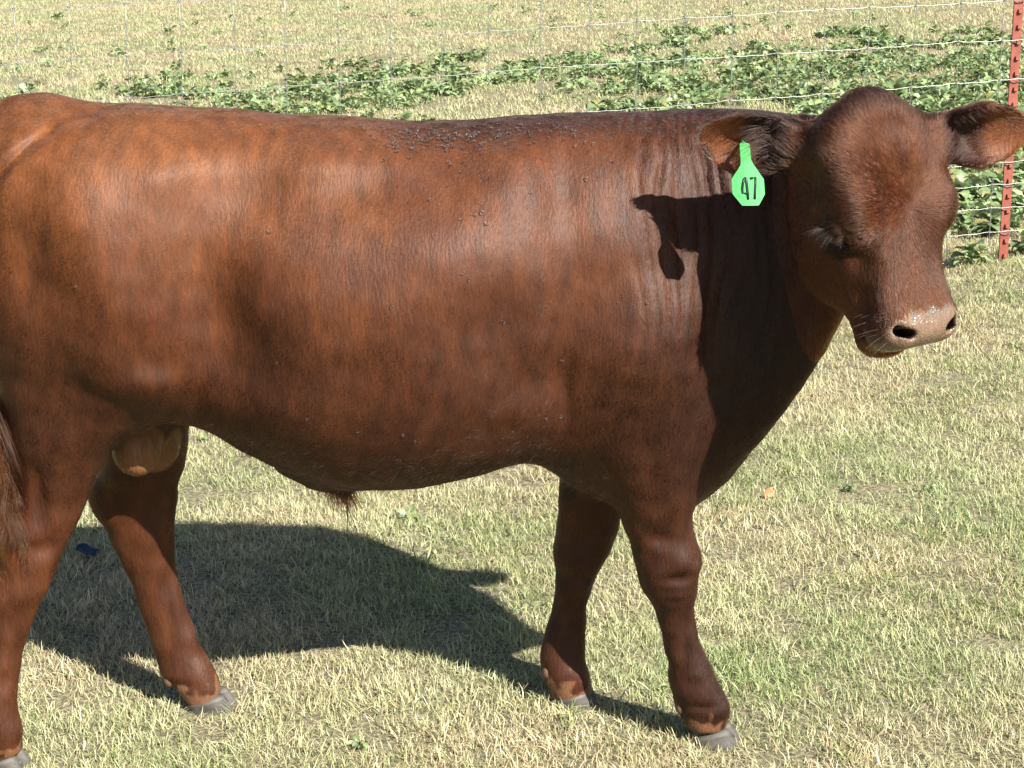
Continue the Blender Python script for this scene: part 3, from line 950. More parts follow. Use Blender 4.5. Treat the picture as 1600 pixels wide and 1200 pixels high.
def leaf_plant(name, seed, leaves, size):
    """A low broad-leaved weed: a rosette of cupped, wavy-edged leaves on short stalks."""
    r = np.random.default_rng(seed)
    V, F, C = [], [], []
    for k in range(leaves):
        az = r.uniform(0, 6.28); el = r.uniform(0.15, 1.1); L = size * r.uniform(0.6, 1.1); W = L * r.uniform(0.50, 0.72)
        hgt = r.uniform(0.01, 0.07) * size / 0.07
        c = np.array([0.26, 0.36, 0.15]) * r.uniform(0.75, 1.55) if r.random() < 0.92 else np.array([0.36, 0.34, 0.12])
        c = c * ALB
        if r.random() < 0.35: c = c * (1.25, 1.15, 1.35)
        out = np.array([math.cos(az), math.sin(az), 0]); sd = np.array([-math.sin(az), math.cos(az), 0])
        p = out * r.uniform(0.0, 0.035) + np.array([0, 0, hgt]); th = el
        # stalk
        b0 = len(V)
        for q, ww in ((np.array([0, 0, 0.0]), 0.0015), (p, 0.0013)):
            V.append(q - sd * ww); V.append(q + sd * ww); C += [c * 0.8] * 2
        F.append((b0, b0 + 1, b0 + 3, b0 + 2))
        S = 6; b0 = len(V); roll = r.uniform(-0.5, 0.5)
        for i in range(S + 1):
            f = i / S
            ww = W * 0.5 * (math.sin(math.pi * min(1, f * 0.92 + 0.06)) ** 0.75) * (1 + 0.14 * math.sin(f * 17 + seed + k))
            up = np.cross(sd, out) * 1.0
            nrm = np.array([0, 0, 1.0]) * math.cos(th) - out * math.sin(th)
            cup = 0.28 * ww
            for j, t in enumerate((-1, -0.5, 0, 0.5, 1)):
                V.append(p + (sd * math.cos(roll) + nrm * math.sin(roll)) * (ww * t) + nrm * (cup * t * t + 0.10 * ww * math.sin(f * 14 + j * 2 + k)))
                C.append(c * (1.12 if j == 2 else 1.0) * (0.92 + 0.16 * r.random()))
            d = out * math.cos(th) + np.array([0, 0, 1.0]) * math.sin(th)
            p = p + d * L / S; th -= r.uniform(0.12, 0.34)
        for i in range(S):
            for j in range(4):
                q = b0 + i * 5 + j
                F.append((q, q + 1, q + 6, q + 5))
    me = bpy.data.meshes.new(name); me.from_pydata([tuple(v) for v in V], [], F); me.update()
    me.polygons.foreach_set('use_smooth', np.ones(len(me.polygons), dtype=bool))
    set_color(me, "blade", np.array(C)); me.materials.append(weed_mat)
    return bpy.data.objects.new(name, me)


def scatter(name, variants, P, rot, scl, idx):
    """One object that lays copies of the small meshes over the ground with geometry nodes."""
    src = bpy.data.collections.new(name + "_sources")
    for v in variants: src.objects.link(v)
    me = bpy.data.meshes.new(name); me.vertices.add(len(P)); me.vertices.foreach_set('co', np.asarray(P, np.float32).ravel())
    for nm, ty, key, arr in (("rot", 'FLOAT_VECTOR', 'vector', rot), ("scl", 'FLOAT', 'value', scl), ("idx", 'INT', 'value', idx)):
        at_ = me.attributes.new(nm, ty, 'POINT'); at_.data.foreach_set(key, np.asarray(arr, np.int32 if ty == 'INT' else np.float32).ravel())
    o = bpy.data.objects.new(name, me); COL.objects.link(o)
    ng = bpy.data.node_groups.new(name, 'GeometryNodeTree')
    ng.interface.new_socket("Geometry", in_out='INPUT', socket_type='NodeSocketGeometry')
    ng.interface.new_socket("Geometry", in_out='OUTPUT', socket_type='NodeSocketGeometry')
    N = ng.nodes
    gi, go = N.new("NodeGroupInput"), N.new("NodeGroupOutput")
    ci = N.new("GeometryNodeCollectionInfo"); ci.inputs["Collection"].default_value = src; ci.inputs["Separate Children"].default_value = True; ci.inputs["Reset Children"].default_value = True
    iop = N.new("GeometryNodeInstanceOnPoints"); iop.inputs["Pick Instance"].default_value = True

    def attr(nm, ty):
        n = N.new("GeometryNodeInputNamedAttribute"); n.data_type = ty; n.inputs["Name"].default_value = nm
        return n.outputs["Attribute"]
    L = ng.links
    L.new(gi.outputs[0], iop.inputs["Points"]); L.new(ci.outputs[0], iop.inputs["Instance"])
    L.new(attr("idx", 'INT'), iop.inputs["Instance Index"])
    e2r = N.new("FunctionNodeEulerToRotation"); L.new(attr("rot", 'FLOAT_VECTOR'), e2r.inputs[0]); L.new(e2r.outputs[0], iop.inputs["Rotation"])
    L.new(attr("scl", 'FLOAT'), iop.inputs["Scale"])
    L.new(iop.outputs[0], go.inputs[0])
    mod = o.modifiers.new("scatter", 'NODES'); mod.node_group = ng
    return o


rs = np.random.default_rng(99)
pn = Waves(61, 1.3, n=18, stretch=(1, 1, 1)); pn2 = Waves(62, 0.45, n=18)
feet = np.array([at(1113, 1152, -0.15), at(897, 1112, 0.02), at(332, 1110, 0.0), at(4, 1188, -0.258)])


def strip(y0, y1, dens, w0=0.75):
    half = lambda y: 0.31 * (y + 3.6) + w0
    m = int((y1 - y0) * 2 * half(y1) * dens)
    x = rs.uniform(-half(y1), half(y1), m); y = rs.uniform(y0, y1, m)
    k = np.abs(x) < half(y)
    return np.stack([x[k], y[k], ground_z(x[k], y[k])], 1)


def lay_turf():
    V = [tuft("turf_tuft", 100 + i, 84, 0.056, 0.012, 0.033, 0.0014, [0.96, 0.87, 0.74, 0.46][i % 4], 1.25) for i in range(12)]
    V += [tuft("turf_tuft_long", 200 + i, 9, 0.04, 0.03, 0.055, 0.0016, 0.75, 1.3) for i in range(3)]
    far_V = len(V)
    V += [tuft("turf_tuft_far", 300 + i, 46, 0.09, 0.02, 0.050, 0.0038, [0.97, 0.85, 0.6][i % 3], 1.2) for i in range(6)]
    D = 1.0
    A = strip(-0.9, 1.2, 520 * D); B = strip(1.2, 4.0, 430 * D); Cc = strip(4.0, 9.0, 260 * D, 1.0); Dd = strip(9.0, 26.0, 150 * D, 1.5)
    ring = []
    for y0, y1, dens, w0 in ((-1.6, 4.0, 260, 3.2), (4.0, 12.0, 110, 4.5), (12.0, 26.0, 60, 5.0)):
        q = strip(y0, y1, dens * D, w0)
        inner = 0.31 * (q[:, 1] + 3.6) + np.where(q[:, 1] < 4, 0.75, np.where(q[:, 1] < 9, 1.0, 1.5))
        ring.append(q[(np.abs(q[:, 0]) > inner) | (q[:, 1] < -0.9)])
    P = np.concatenate([A, B, Cc, Dd, strip(26.0, 45.0, 25 * D, 4.0)] + ring)
    near = P[:, 1] < 6.5
    g = pn(P * (1, 1, 0)) + 0.6 * pn2(P * (1, 1, 0)) + rs.normal(0, 0.55, len(P)) - 1.1 * sstep(10.5, 14, P[:, 1]) + 0.30 * sstep(0, -0.8, P[:, 0]) * (P[:, 1] < 2) + 1.0 * np.exp(-((P[:, 1] - 9.5) / 2.0) ** 2)
    lvl = np.digitize(g, [-0.7, 0.25, 1.15])
    idx = np.where(near, lvl + 4 * rs.integers(0, 3, len(P)), far_V + np.digitize(g, [0.2, 1.0]) + 3 * rs.integers(0, 2, len(P)))
    longs = near & (rs.random(len(P)) < 0.02)
    idx = np.where(longs, 12 + rs.integers(0, 3, len(P)), idx)
    s = rs.uniform(0.75, 1.25, len(P)) * (1 + 0.25 * sstep(3, 6, P[:, 1]) * near)
    for f in feet:
        d = np.hypot(P[:, 0] - f[0], P[:, 1] - f[1])
        s = s * np.where(d < 0.06, 0.55, 1)
    rot = np.stack([rs.normal(0, 0.12, len(P)), rs.normal(0, 0.12, len(P)), rs.uniform(0, 6.28, len(P))], 1)
    o = scatter("grass", V, P, rot, s, idx)
    tag(o, "short half-dry pasture grass, straw and green blades", "grass", kind="stuff")
    print("turf", len(P))


lay_turf()


def in_poly(px, py, poly):
    n = len(poly); c = np.zeros(len(px), bool); j = n - 1
    for i in range(n):
        (xi, yi), (xj, yj) = poly[i], poly[j]
        c ^= ((yi > py) != (yj > py)) & (px < (xj - xi) * (py - yi) / (yj - yi + 1e-9) + xi)
        j = i
    return c


def lay_weeds():
    V = [leaf_plant("weed_rosette", 400 + i, [9, 12, 15][i % 3], [0.062, 0.050, 0.075][i % 3]) for i in range(9)]
    P = strip(3.6, 19.0, 150, 3.5)
    px, py = project(P)
    n = 16 * Waves(71, 1.1)(P * (1, 1, 0))
    band = in_poly(px, py + n, [(-1500, 260), (-400, 190), (200, 152), (330, 140), (560, 122), (640, 112), (800, 104), (860, 92), (1100, 84), (1250, 80), (1340, 70), (1560, 74), (3200, 20), (3200, 460), (1900, 430), (1590, 402), (1500, 398), (1380, 400), (1240, 300), (1240, 160), (1100, 168), (980, 160), (800, 140), (640, 172), (430, 178), (240, 176), (-400, 240), (-1500, 310)])
    thin = Waves(72, 0.7)(P * (1, 1, 0)) + rs.normal(0, 0.5, len(P))
    keep = band & (thin > -0.95 + 0.5 * ((py > 112) & (py < 132) & (px > 1250)))
    left_gap = (px < 210) & (rs.random(len(P)) < 0.75)
    stray = (~band) & (rs.random(len(P)) < 0.012) & (py < 420)
    keep = (keep & ~left_gap) | stray
    keep &= ~((px > 1525) & (px < 1605) & (py > 372))
    P = P[keep]
    extra = np.array([on_ground(x, y) for x, y in [(1585, 545), (1590, 560), (1180, 430), (560, 1168), (1452, 768), (640, 812), (860, 650), (320, 690), (1330, 770)]])
    ne = len(extra)
    P = np.concatenate([P, extra])
    rot = np.stack([rs.normal(0, 0.25, len(P)), rs.normal(0, 0.25, len(P)), rs.uniform(0, 6.28, len(P))], 1)
    s = rs.uniform(0.65, 1.3, len(P)) * (1 - 0.28 * sstep(6.0, 10.0, P[:, 1])); s[-ne:] = rs.uniform(0.22, 0.38, ne)
    o = scatter("weeds", V, P, rot, s, rs.integers(0, 9, len(P)))
    tag(o, "patchy band of green broad-leaved weeds along and beyond the wire fence", "weeds", kind="stuff")
    print("weeds", len(P))


lay_weeds()

# ------------------------------------------------------------------ wire fence
base_r = on_ground(1567, 408)
YR = base_r[1]; YL = YR - 0.72
XR = base_r[0]
print("fence base", base_r)


def fence_y(x):
    return YR + (x - XR) * (YR - YL) / 4.2


def fence_at(px, py):
    d = ray(px, py)
    k = (YR - YL) / 4.2
    t = (YR - CAM[1] - k * (XR - CAM[0])) / (d[1] - k * d[0])
    return CAM + d * t


fence = empty("wire_fence", (0.0, float(fence_y(0.0)), float(ground_z(0, fence_y(0)))))
FO = np.array(fence.location)
tag(fence, "thin galvanised woven wire fence crossing the pasture behind the bull", "fence")
wire_mat = plain_mat("galvanised_wire", (0.50, 0.52, 0.47), rough=0.35, metallic=0.45, var=0.12, scale=60)
stay_mat = plain_mat("galvanised_stay", (0.42, 0.45, 0.42), rough=0.4, metallic=0.6, var=0.15, scale=60)
stay_px = [-1040, -936, -834, -731, -629, -528, -427, -328, -230, -142, -58, 27, 112, 199, 284, 367, 446, 530, 610, 690, 765, 845, 920, 996, 1071, 1145, 1217, 1290, 1359, 1431, 1502, 1570, 1640, 1708, 1775, 1840, 1905, 1969, 2032, 2094, 2155, 2215, 2274]
rw = np.random.default_rng(31)
WL = [(12, -66), (97, 1), (166, 61), (254, 122), (314, 181), (351, 218), (388, 255), (423, 290), (459, 326), (495, 362), (536, 403)]
stay_x = np.array([fence_at(px, 97 - px * 0.0613)[0] for px in stay_px])
lines = []
for yl, yr in WL:
    a_, b_ = fence_at(0, yl), fence_at(1565, yr)
    lines.append((a_, b_))
node = np.zeros((len(WL), len(stay_x), 3))
for i, (a_, b_) in enumerate(lines):
    t = (stay_x - a_[0]) / (b_[0] - a_[0])
    sag = 0.006 * np.sin(stay_x * 1.1 + i * 0.8)
    node[i] = np.stack([stay_x, fence_y(stay_x), a_[2] + t * (b_[2] - a_[2]) + sag + rw.normal(0, 0.002, len(stay_x))], 1)
for i in range(len(WL)):
    pts = []
    for j in range(len(stay_x) - 1):
        p, q = node[i, j], node[i, j + 1]
        K = 8
        for k in range(K):
            f = k / K
            r = p * (1 - f) + q * f
            r = r + np.array([0, 0, 0.0014 * math.sin(f * 4 * math.pi + i) - 0.003 * math.sin(math.pi * f)])
            pts.append(r - FO)
    pts.append(node[i, -1] - FO)
    V, F = tube(pts, 0.00115, 5)
    mesh_obj("wire", V, F, wire_mat, fence)
for j in range(len(stay_x)):
    pts = []
    lean = rw.normal(0, 0.004)
    for i in range(len(WL)):
        pts.append(node[i, j] + np.array([rw.normal(0, 0.0025), -0.0025, 0]) - FO)
        if i < len(WL) - 1:
            pts.append((node[i, j] + node[i + 1, j]) / 2 + np.array([rw.normal(0, 0.002), 0.0, 0]) - FO)
    V, F = tube(pts, 0.0014, 5)
    mesh_obj("stay", V, F, stay_mat, fence)
kg = Geo()
for k in range(3):
    ang = np.linspace(0, 2 * math.pi * 1.15, 9) + k
    V, F = tube(np.stack([0.0045 * np.cos(ang), 0.003 * np.sin(ang) - 0.001, np.linspace(-0.004, 0.004, 9) * (1 if k % 2 else -1)], 1), 0.0011, 4)
    kg.add(V, F)
knot_me = bpy.data.meshes.new("knot"); knot_me.from_pydata(kg.V, [], kg.F); knot_me.update(); knot_me.materials.append(stay_mat)
far_knots = Geo()
for i in range(len(WL)):
    for j in range(len(stay_x)):
        if not -250 < stay_px[j] < 1800:
            far_knots.add([np.array(v) + node[i, j] - FO for v in kg.V], kg.F)
            continue
        o = bpy.data.objects.new("knot", knot_me); o.parent = fence; o.location = (node[i, j] - FO).tolist()
        o.rotation_euler = (0, rw.uniform(-0.3, 0.3), 0)
        COL.objects.link(o)

tag(mesh_obj("knots", far_knots.V, far_knots.F, stay_mat, fence), kind="stuff")

# ------------------------------------------------------------------ steel post
post = empty("fence_post", base_r.tolist())
tag(post, "rust-red studded steel T-post carrying the wire fence at the photograph's far side", "fence post")
top_pt = at(1592, 0, YR + 0.02)
ax = (top_pt - base_r); axn = ax / np.linalg.norm(ax)
px_ = np.array([1.0, 0, 0]) - axn * axn[0]; px_ /= np.linalg.norm(px_); py_ = np.cross(axn, px_)
post.rotation_euler = Matrix([[float(v[i]) for v in (px_, py_, axn)] for i in range(3)]).to_euler()
post_mat, nt, b = new_mat("red_oxide_paint")
r1, n1 = noise_color(nt, [(0.30, (0.20, 0.045, 0.026)), (0.5, (0.30, 0.070, 0.042)), (0.68, (0.38, 0.12, 0.075))], 14, 8)
nt.links.new(r1.outputs[0], b.inputs["Base Color"]); b.inputs["Roughness"].default_value = 0.6
bp = nt.nodes.new("ShaderNodeBump"); bp.inputs["Strength"].default_value = 0.3; bp.inputs["Distance"].default_value = 0.002
nt.links.new(n1.outputs[0], bp.inputs["Height"]); nt.links.new(bp.outputs[0], b.inputs["Normal"])
Hp = 1.62
yaw_p = math.radians(12)
cy_, sy_ = math.cos(yaw_p), math.sin(yaw_p)
Rz = np.array([[cy_, -sy_, 0], [sy_, cy_, 0], [0, 0, 1]])
# the quaternion above may turn the post about its own length: bring the face back to the camera
qm = np.array(post.rotation_euler.to_matrix())
g = Geo(); g.box(Rz @ np.array([0, 0, Hp / 2 - 0.15]), (0.036, 0.0045, Hp + 0.3), Rz); mesh_obj("post_flange", g.V, g.F, post_mat, post, smooth=False)
g = Geo(); g.box(Rz @ np.array([0, 0.0195, Hp / 2 - 0.15]), (0.0045, 0.034, Hp + 0.298), Rz); mesh_obj("post_web", g.V, g.F, post_mat, post, smooth=False)
g = Geo()
z = 0.02; studs = []
stud_me = None
gs = Geo()
prof = [(-0.009, 0), (-0.004, -0.011), (0.006, -0.011), (0.010, 0)]
gs.add([(x, yy, zz) for x in (-0.006, 0.006) for zz, yy in prof], [(0, 1, 2, 3), (7, 6, 5, 4), (0, 4, 5, 1), (1, 5, 6, 2), (2, 6, 7, 3)])
stud_me = bpy.data.meshes.new("stud"); stud_me.from_pydata(gs.V, [], gs.F); stud_me.update(); stud_me.materials.append(post_mat)
while z < Hp:
    o = bpy.data.objects.new("stud", stud_me); o.parent = post
    o.location = (Rz @ np.array([0.003, -0.0024, z])).tolist(); o.rotation_euler = (0, 0, yaw_p)
    COL.objects.link(o); z += 0.0572
clip_mat = plain_mat("clip_wire", (0.22, 0.20, 0.18), rough=0.5, metallic=0.5)
inv = np.linalg.inv(qm)
for i in range(len(WL)):
    p = node[i, stay_px.index(1570)] - base_r
    z_ = float((inv @ p)[2])
    V, F = tube([Rz @ np.array(q) for q in [(-0.024, 0.004, z_ + 0.002), (-0.020, -0.006, z_ - 0.006), (0, -0.009, z_ - 0.010), (0.020, -0.006, z_ - 0.008), (0.026, 0.006, z_ - 0.001)]], 0.0016, 5)
    mesh_obj("wire_clip", V, F, clip_mat, post)

# ------------------------------------------------------------------ litter in the grass
p = on_ground(1198, 780)
g = Geo()
for k in range(5):
    for j in (-1, 0, 1):
        f = k / 4
        g.V.append((0.034 * (f - 0.5) * 1.0, 0.013 * j * math.sin(math.pi * min(1, f * 0.9 + 0.08)), 0.018 + 0.012 * f + 0.006 * abs(j) + 0.003 * math.sin(k * 3 + j)))
for k in range(4):
    for j in range(2): g.F.append((k * 3 + j, k * 3 + j + 1, k * 3 + j + 4, k * 3 + j + 3))
leaf = mesh_obj("dry_leaf", g.V, g.F, plain_mat("dry_leaf", (0.46, 0.20, 0.07), rough=0.6, var=0.3, scale=90))
leaf.location = p.tolist(); leaf.rotation_euler = (0.5, -0.4, 0.9)
sm = leaf.modifiers.new("thickness", 'SOLIDIFY'); sm.thickness = 0.0006
tag(leaf, "small curled orange dry leaf caught in the grass in front of the bull", "leaf")
p = on_ground(138, 872)
g = Geo()
for k in range(7):
    for j in range(4):
        g.V.append((0.055 * (k / 6 - 0.5), 0.022 * (j / 3 - 0.5) * (1 + 0.5 * math.sin(k * 2.1)), 0.020 + 0.007 * math.sin(k * 1.9 + j * 1.3) + 0.003 * j))
for k in range(6):
    for j in range(3): g.F.append((k * 4 + j, k * 4 + j + 1, k * 4 + j + 5, k * 4 + j + 4))
scrap = mesh_obj("plastic_scrap", g.V, g.F, plain_mat("blue_plastic", (0.010, 0.035, 0.09), rough=0.35, var=0.2, scale=60))
scrap.location = p.tolist(); scrap.rotation_euler = (0.3, 0.25, -0.35)
sm = scrap.modifiers.new("thickness", 'SOLIDIFY'); sm.thickness = 0.0008
tag(scrap, "crumpled dark blue scrap lying in the bull's shadow between its hind legs", "scrap")
# ------------------------------------------------------------------ the bull's smaller parts
tag(bull, "young red-brown bull with a sleek coat, standing side on in the pasture", "bull")


def on_skin(px, py, front=True):
    """Index of the skin vertex that shows at a pixel of the photograph."""
    d2 = (SPX - px) ** 2 + (SPY - py) ** 2
    c = np.where(d2 < max(16.0, d2.min() * 1.5))[0]
    return c[np.argmin(SV[c, 1])]


SPX, SPY = project(SV)
horn_mat, nt, b = new_mat("hoof_horn")
tc = nt.nodes.new("ShaderNodeTexCoord"); mp = nt.nodes.new("ShaderNodeMapping"); mp.inputs["Scale"].default_value = (28, 28, 50)
nz = nt.nodes.new("ShaderNodeTexNoise"); nz.inputs["Scale"].default_value = 1.0; nz.inputs["Detail"].default_value = 5
rp = nt.nodes.new("ShaderNodeValToRGB"); rp.color_ramp.elements[0].position = 0.34; rp.color_ramp.elements[0].color = (0.033, 0.030, 0.025, 1); rp.color_ramp.elements[1].position = 0.68; rp.color_ramp.elements[1].color = (0.082, 0.074, 0.060, 1)
bp = nt.nodes.new("ShaderNodeBump"); bp.inputs["Strength"].default_value = 0.4; bp.inputs["Distance"].default_value = 0.002
nt.links.new(tc.outputs["Object"], mp.inputs["Vector"]); nt.links.new(mp.outputs[0], nz.inputs["Vector"]); nt.links.new(nz.outputs[0], rp.inputs[0]); nt.links.new(rp.outputs[0], b.inputs["Base Color"])
nt.links.new(nz.outputs[0], bp.inputs["Height"]); nt.links.new(bp.outputs[0], b.inputs["Normal"]); b.inputs["Roughness"].default_value = 0.62
dew_mat = plain_mat("dewclaw_horn", (0.17, 0.095, 0.055), rough=0.6, var=0.3, scale=80)


def hoof(px, py, Y, yaw, length=0.104):
    c = at(px, py, Y); c[2] = float(ground_z(c[0], c[1])) - 0.010
    ca, sa = math.cos(yaw), math.sin(yaw)
    root = None
    g = Geo()
    for s in (-1, 1):
        rings = []
        for f in (0.0, 0.25, 0.55, 0.8, 1.0):
            ring = []
            for k in range(14):
                th = 2 * math.pi * k / 14
                x = math.cos(th); y = math.sin(th)
                xx = (x * 0.5 + 0.06) * length * (1 - 0.26 * f) - 0.012 * f
                if x > 0: xx *= 1.0 + 0.10 * (1 - abs(y)) * (1 - f)
                yy = y * 0.0205 * (1 - 0.06 * f) * (1 - 0.25 * max(0, x) ** 2) + s * 0.0212 - s * 0.004 * max(0, x)
                top = 0.022 + 0.022 * min(1, max(0, (xx + 0.045) / 0.070))
                zz = f * top + 0.0008 * math.sin(9 * f + 3 * th)
                yy *= 1 + 0.03 * math.sin(22 * f + s)
                ring.append((c[0] + ca * xx - sa * yy, c[1] + sa * xx + ca * yy, c[2] + zz))
            rings.append(ring)
        V = [v for r in rings for v in r]; F = []
        for i in range(4):
            for k in range(14):
                k2 = (k + 1) % 14
                F.append((i * 14 + k, i * 14 + k2, (i + 1) * 14 + k2, (i + 1) * 14 + k))
        F.append(tuple(range(14))[::-1]); F.append(tuple(4 * 14 + k for k in range(14)))
        g.add([np.array(v) - BULL_OFF for v in V], F)
    return mesh_obj("hoof", g.V, g.F, horn_mat, bull)


hoof(1113, 1152, -0.150, math.radians(-12))
hoof(897, 1112, 0.020, math.radians(-6), 0.092)
hoof(332, 1110, 0.0, math.radians(-4), 0.094)
hoof(4, 1188, -0.258, math.radians(-6), 0.100)


def blob(name, c, r, mat, axes=None, seg=10):
    A = np.eye(3) if axes is None else np.asarray(axes)
    V, F = [], []
    for i in range(seg + 1):
        ph = math.pi * i / seg
        for k in range(seg * 2):
            th = math.pi * k / seg
            q = np.array([math.sin(ph) * math.cos(th), math.sin(ph) * math.sin(th), math.cos(ph)]) * r
            V.append(np.asarray(c) + A.T @ q - BULL_OFF)
    n = seg * 2
    for i in range(seg):
        for k in range(n):
            F.append((i * n + k, (i + 1) * n + k, (i + 1) * n + (k + 1) % n, i * n + (k + 1) % n))
    return mesh_obj(name, V, F, mat, bull)


for px, py, Y in [(264, 1062, -0.018), (262, 1060, 0.018), (856, 1050, 0.003), (855, 1049, 0.035), (1064, 1104, -0.165), (1066, 1102, -0.130), (-38, 1114, -0.276)]:
    blob("dewclaw", at(px, py, Y), (0.011, 0.011, 0.015), dew_mat, seg=6)

eye_mat, nt, b = new_mat("eye_dark")
b.inputs["Base Color"].default_value = (0.012, 0.008, 0.006, 1); b.inputs["Roughness"].default_value = 0.06
for s in (-1, 1):
    ec = hp(0.214, s * 0.103, -0.062)
    blob("eye", ec, (0.021, 0.021, 0.021), eye_mat, seg=12)

# long hairs: lashes, whiskers, brow, sheath tuft, tail switch
mat_long = fur_mat("long_hair", 0.3, 0.4)


def strands(name, roots, dirs, lens, rad, rgb, droop=0.0, curl=0.0, K=7, spread=0.2, curl_turns=1.5, seed=1):
    r = np.random.default_rng(seed)
    n = len(roots)
    roots = np.asarray(roots, float); dirs = np.asarray(dirs, float)
    dirs = dirs + r.normal(0, spread, dirs.shape); dirs /= np.linalg.norm(dirs, axis=1)[:, None]
    s = np.linspace(0, 1, K)
    P = roots[:, None] + dirs[:, None] * (lens[:, None] * s)[..., None]
    P[..., 2] -= droop * lens[:, None] * s ** 2
    ph = r.uniform(0, 6.28, n)
    if curl:
        P[..., 0] += curl * np.sin(ph[:, None] + s * 6.28 * curl_turns) * s ** 0.7
        P[..., 1] += curl * 0.7 * np.cos(ph[:, None] * 1.3 + s * 6.28 * curl_turns) * s ** 0.7
    rr = rad * np.linspace(1, 0.25, K)
    col = ALB * np.asarray(rgb) * np.exp(r.normal(0, 0.25, (n, 1)))
    return hair_obj(name, P, rr, np.clip(col, 0.003, 0.95), mat_long, bull)


r7 = np.random.default_rng(77)
for s in (-1, 1):
    EL = HA * 0.65 + HB * 0.76; EU = -HA * 0.76 + HB * 0.65; ec = hp(0.214, s * 0.118, -0.062)
    n = 46
    u = r7.uniform(-1, 0.7, n)
    roots = ec + EL * (u * 0.020)[:, None] + EU * (0.010 - 0.006 * u ** 2)[:, None] + HR * s * 0.010
    dirs = np.tile(HR * s * 0.9 - EU * 0.25, (n, 1)) + EL * (u * 0.4)[:, None] - UP * 0.1
    strands("eyelashes", roots, dirs, r7.uniform(0.018, 0.032, n), 0.00022, (0.035, 0.020, 0.014), droop=0.15, spread=0.16, seed=5 + s)
n = 16
wr, wd = [], []
for i in range(n):
    v = on_skin(r7.uniform(1335, 1392), r7.uniform(478, 540))
    wr.append(SV[v]); wd.append(SN[v] * 0.5 - HR * 0.9 + UP * r7.uniform(-0.25, 0.15))
strands("whiskers", wr, wd, r7.uniform(0.02, 0.045, n), 0.00020, (0.30, 0.22, 0.17), droop=0.1, spread=0.12, seed=11)
n = 170
er = np.stack([at(r7.uniform(1180, 1204), r7.uniform(196, 246), -0.405 - r7.uniform(0, 0.02)) for _ in range(n)])
strands("ear_hair", er, np.tile([-0.93, -0.35, -0.12], (n, 1)), r7.uniform(0.018, 0.042, n), 0.00026, (0.05, 0.026, 0.017), spread=0.22, droop=0.2, seed=21)
# tuft and dripping strands at the sheath
n = 260
roots = at(530, 766, -0.130) + r7.normal(0, 1, (n, 3)) * (0.015, 0.008, 0.004)
strands("sheath_tuft", roots, np.tile([0.30, 0, -0.95], (n, 1)), r7.uniform(0.020, 0.046, n), 0.0005, (0.06, 0.022, 0.012), spread=0.22, seed=12)
g = Geo()
for k in range(4):
    q = np.linspace(0, 1, 9); L = [0.098, 0.075, 0.085, 0.055][k]
    V, F = tube([at(535 + 4 * k, 768, -0.130) - BULL_OFF + np.array([0.012 * t + 0.004 * math.sin(5 * t + k * 1.7), 0.004 * math.cos(4 * t + k), -L * t]) for t in q], 0.0011 * (1 - 0.6 * q), 5)
    g.add(V, F)
mesh_obj("sheath_hair", g.V, g.F, plain_mat("wet_hair", (0.014, 0.008, 0.006), rough=0.4), bull)
# tail switch: loose curls at the photograph's edge, each lock of many hairs that run together
NL, PER, K = 90, 34, 16
sL = np.linspace(0, 1, K)
pts_, cols_ = [], []
for l in range(NL):
    q = (l + r7.random()) / NL
    root = at(-8 + 18 * q, 630 + 150 * q, -0.25 - 0.03 * q) + r7.normal(0, 0.006, 3)
    L = r7.uniform(0.10, 0.20) * (1.05 - 0.30 * q)
    d = np.array([r7.normal(0.04, 0.10), r7.normal(-0.05, 0.10), -1.0])
    ph, ph2, tr, am = r7.uniform(0, 6.28), r7.uniform(0, 6.28), r7.uniform(0.7, 1.7), r7.uniform(0.004, 0.011)
    core = root + d * (L * sL)[:, None] + np.stack([am * np.sin(ph + sL * 6.28 * tr), am * np.cos(ph2 + sL * 6.28 * tr), 0 * sL], 1) * (sL ** 0.6)[:, None]
    tone = ALB * np.array([0.100, 0.030, 0.008]) * r7.uniform(0.5, 1.5)
    for h in range(PER):
        off = r7.normal(0, 0.0040, 3); fan = r7.normal(0, 0.006, 3)
        pts_.append(core + off + fan * (sL ** 1.5)[:, None]); cols_.append(tone * r7.uniform(0.75, 1.25))
hair_obj("tail_switch", np.array(pts_), 0.00038 * np.linspace(1, 0.35, K), np.array(cols_), mat_long, bull)
# a dark fringe of short hairs that breaks the line of the scrotum and belly
bv = np.where((SV[:, 2] > 0.40) & (SV[:, 2] < 0.72) & (SN[:, 2] < -0.55) & (SPX > 330) & (SPX < 960) & (SPY > 640))[0]
bv = r7.choice(bv, 1500)
strands("belly_fringe", SV[bv], SN[bv] * 0.4 + np.array([-0.8, 0, -0.25]), r7.uniform(0.008, 0.018, 1500), 0.00022, (0.03, 0.012, 0.008), spread=0.2, K=4, seed=15)

# ------------------------------------------------------------------ ear tag
TY = -0.428
tagc = at(1168, 285, TY)
ear_tag = empty("ear_tag", tagc.tolist())
tag(ear_tag, "bright green octagonal ear tag with a handwritten black 47, hanging from the bull's ear", "ear tag")
tag_mat = plain_mat("tag_green", (0.13, 0.66, 0.19), rough=0.38, var=0.06, scale=40)
ink_mat = plain_mat("tag_ink", (0.006, 0.02, 0.012), rough=0.5, var=0.2)


def tag_pt(cx, cy, off=0.0):
    p = at(1080 + cx / 7.06, 170 + cy / 7.06, TY)
    bow = 0.005 * ((cx - 630) / 180.0) ** 2
    return np.array([p[0], TY + bow - off + (p[2] - tagc[2]) * 0.10, p[2]]) - tagc


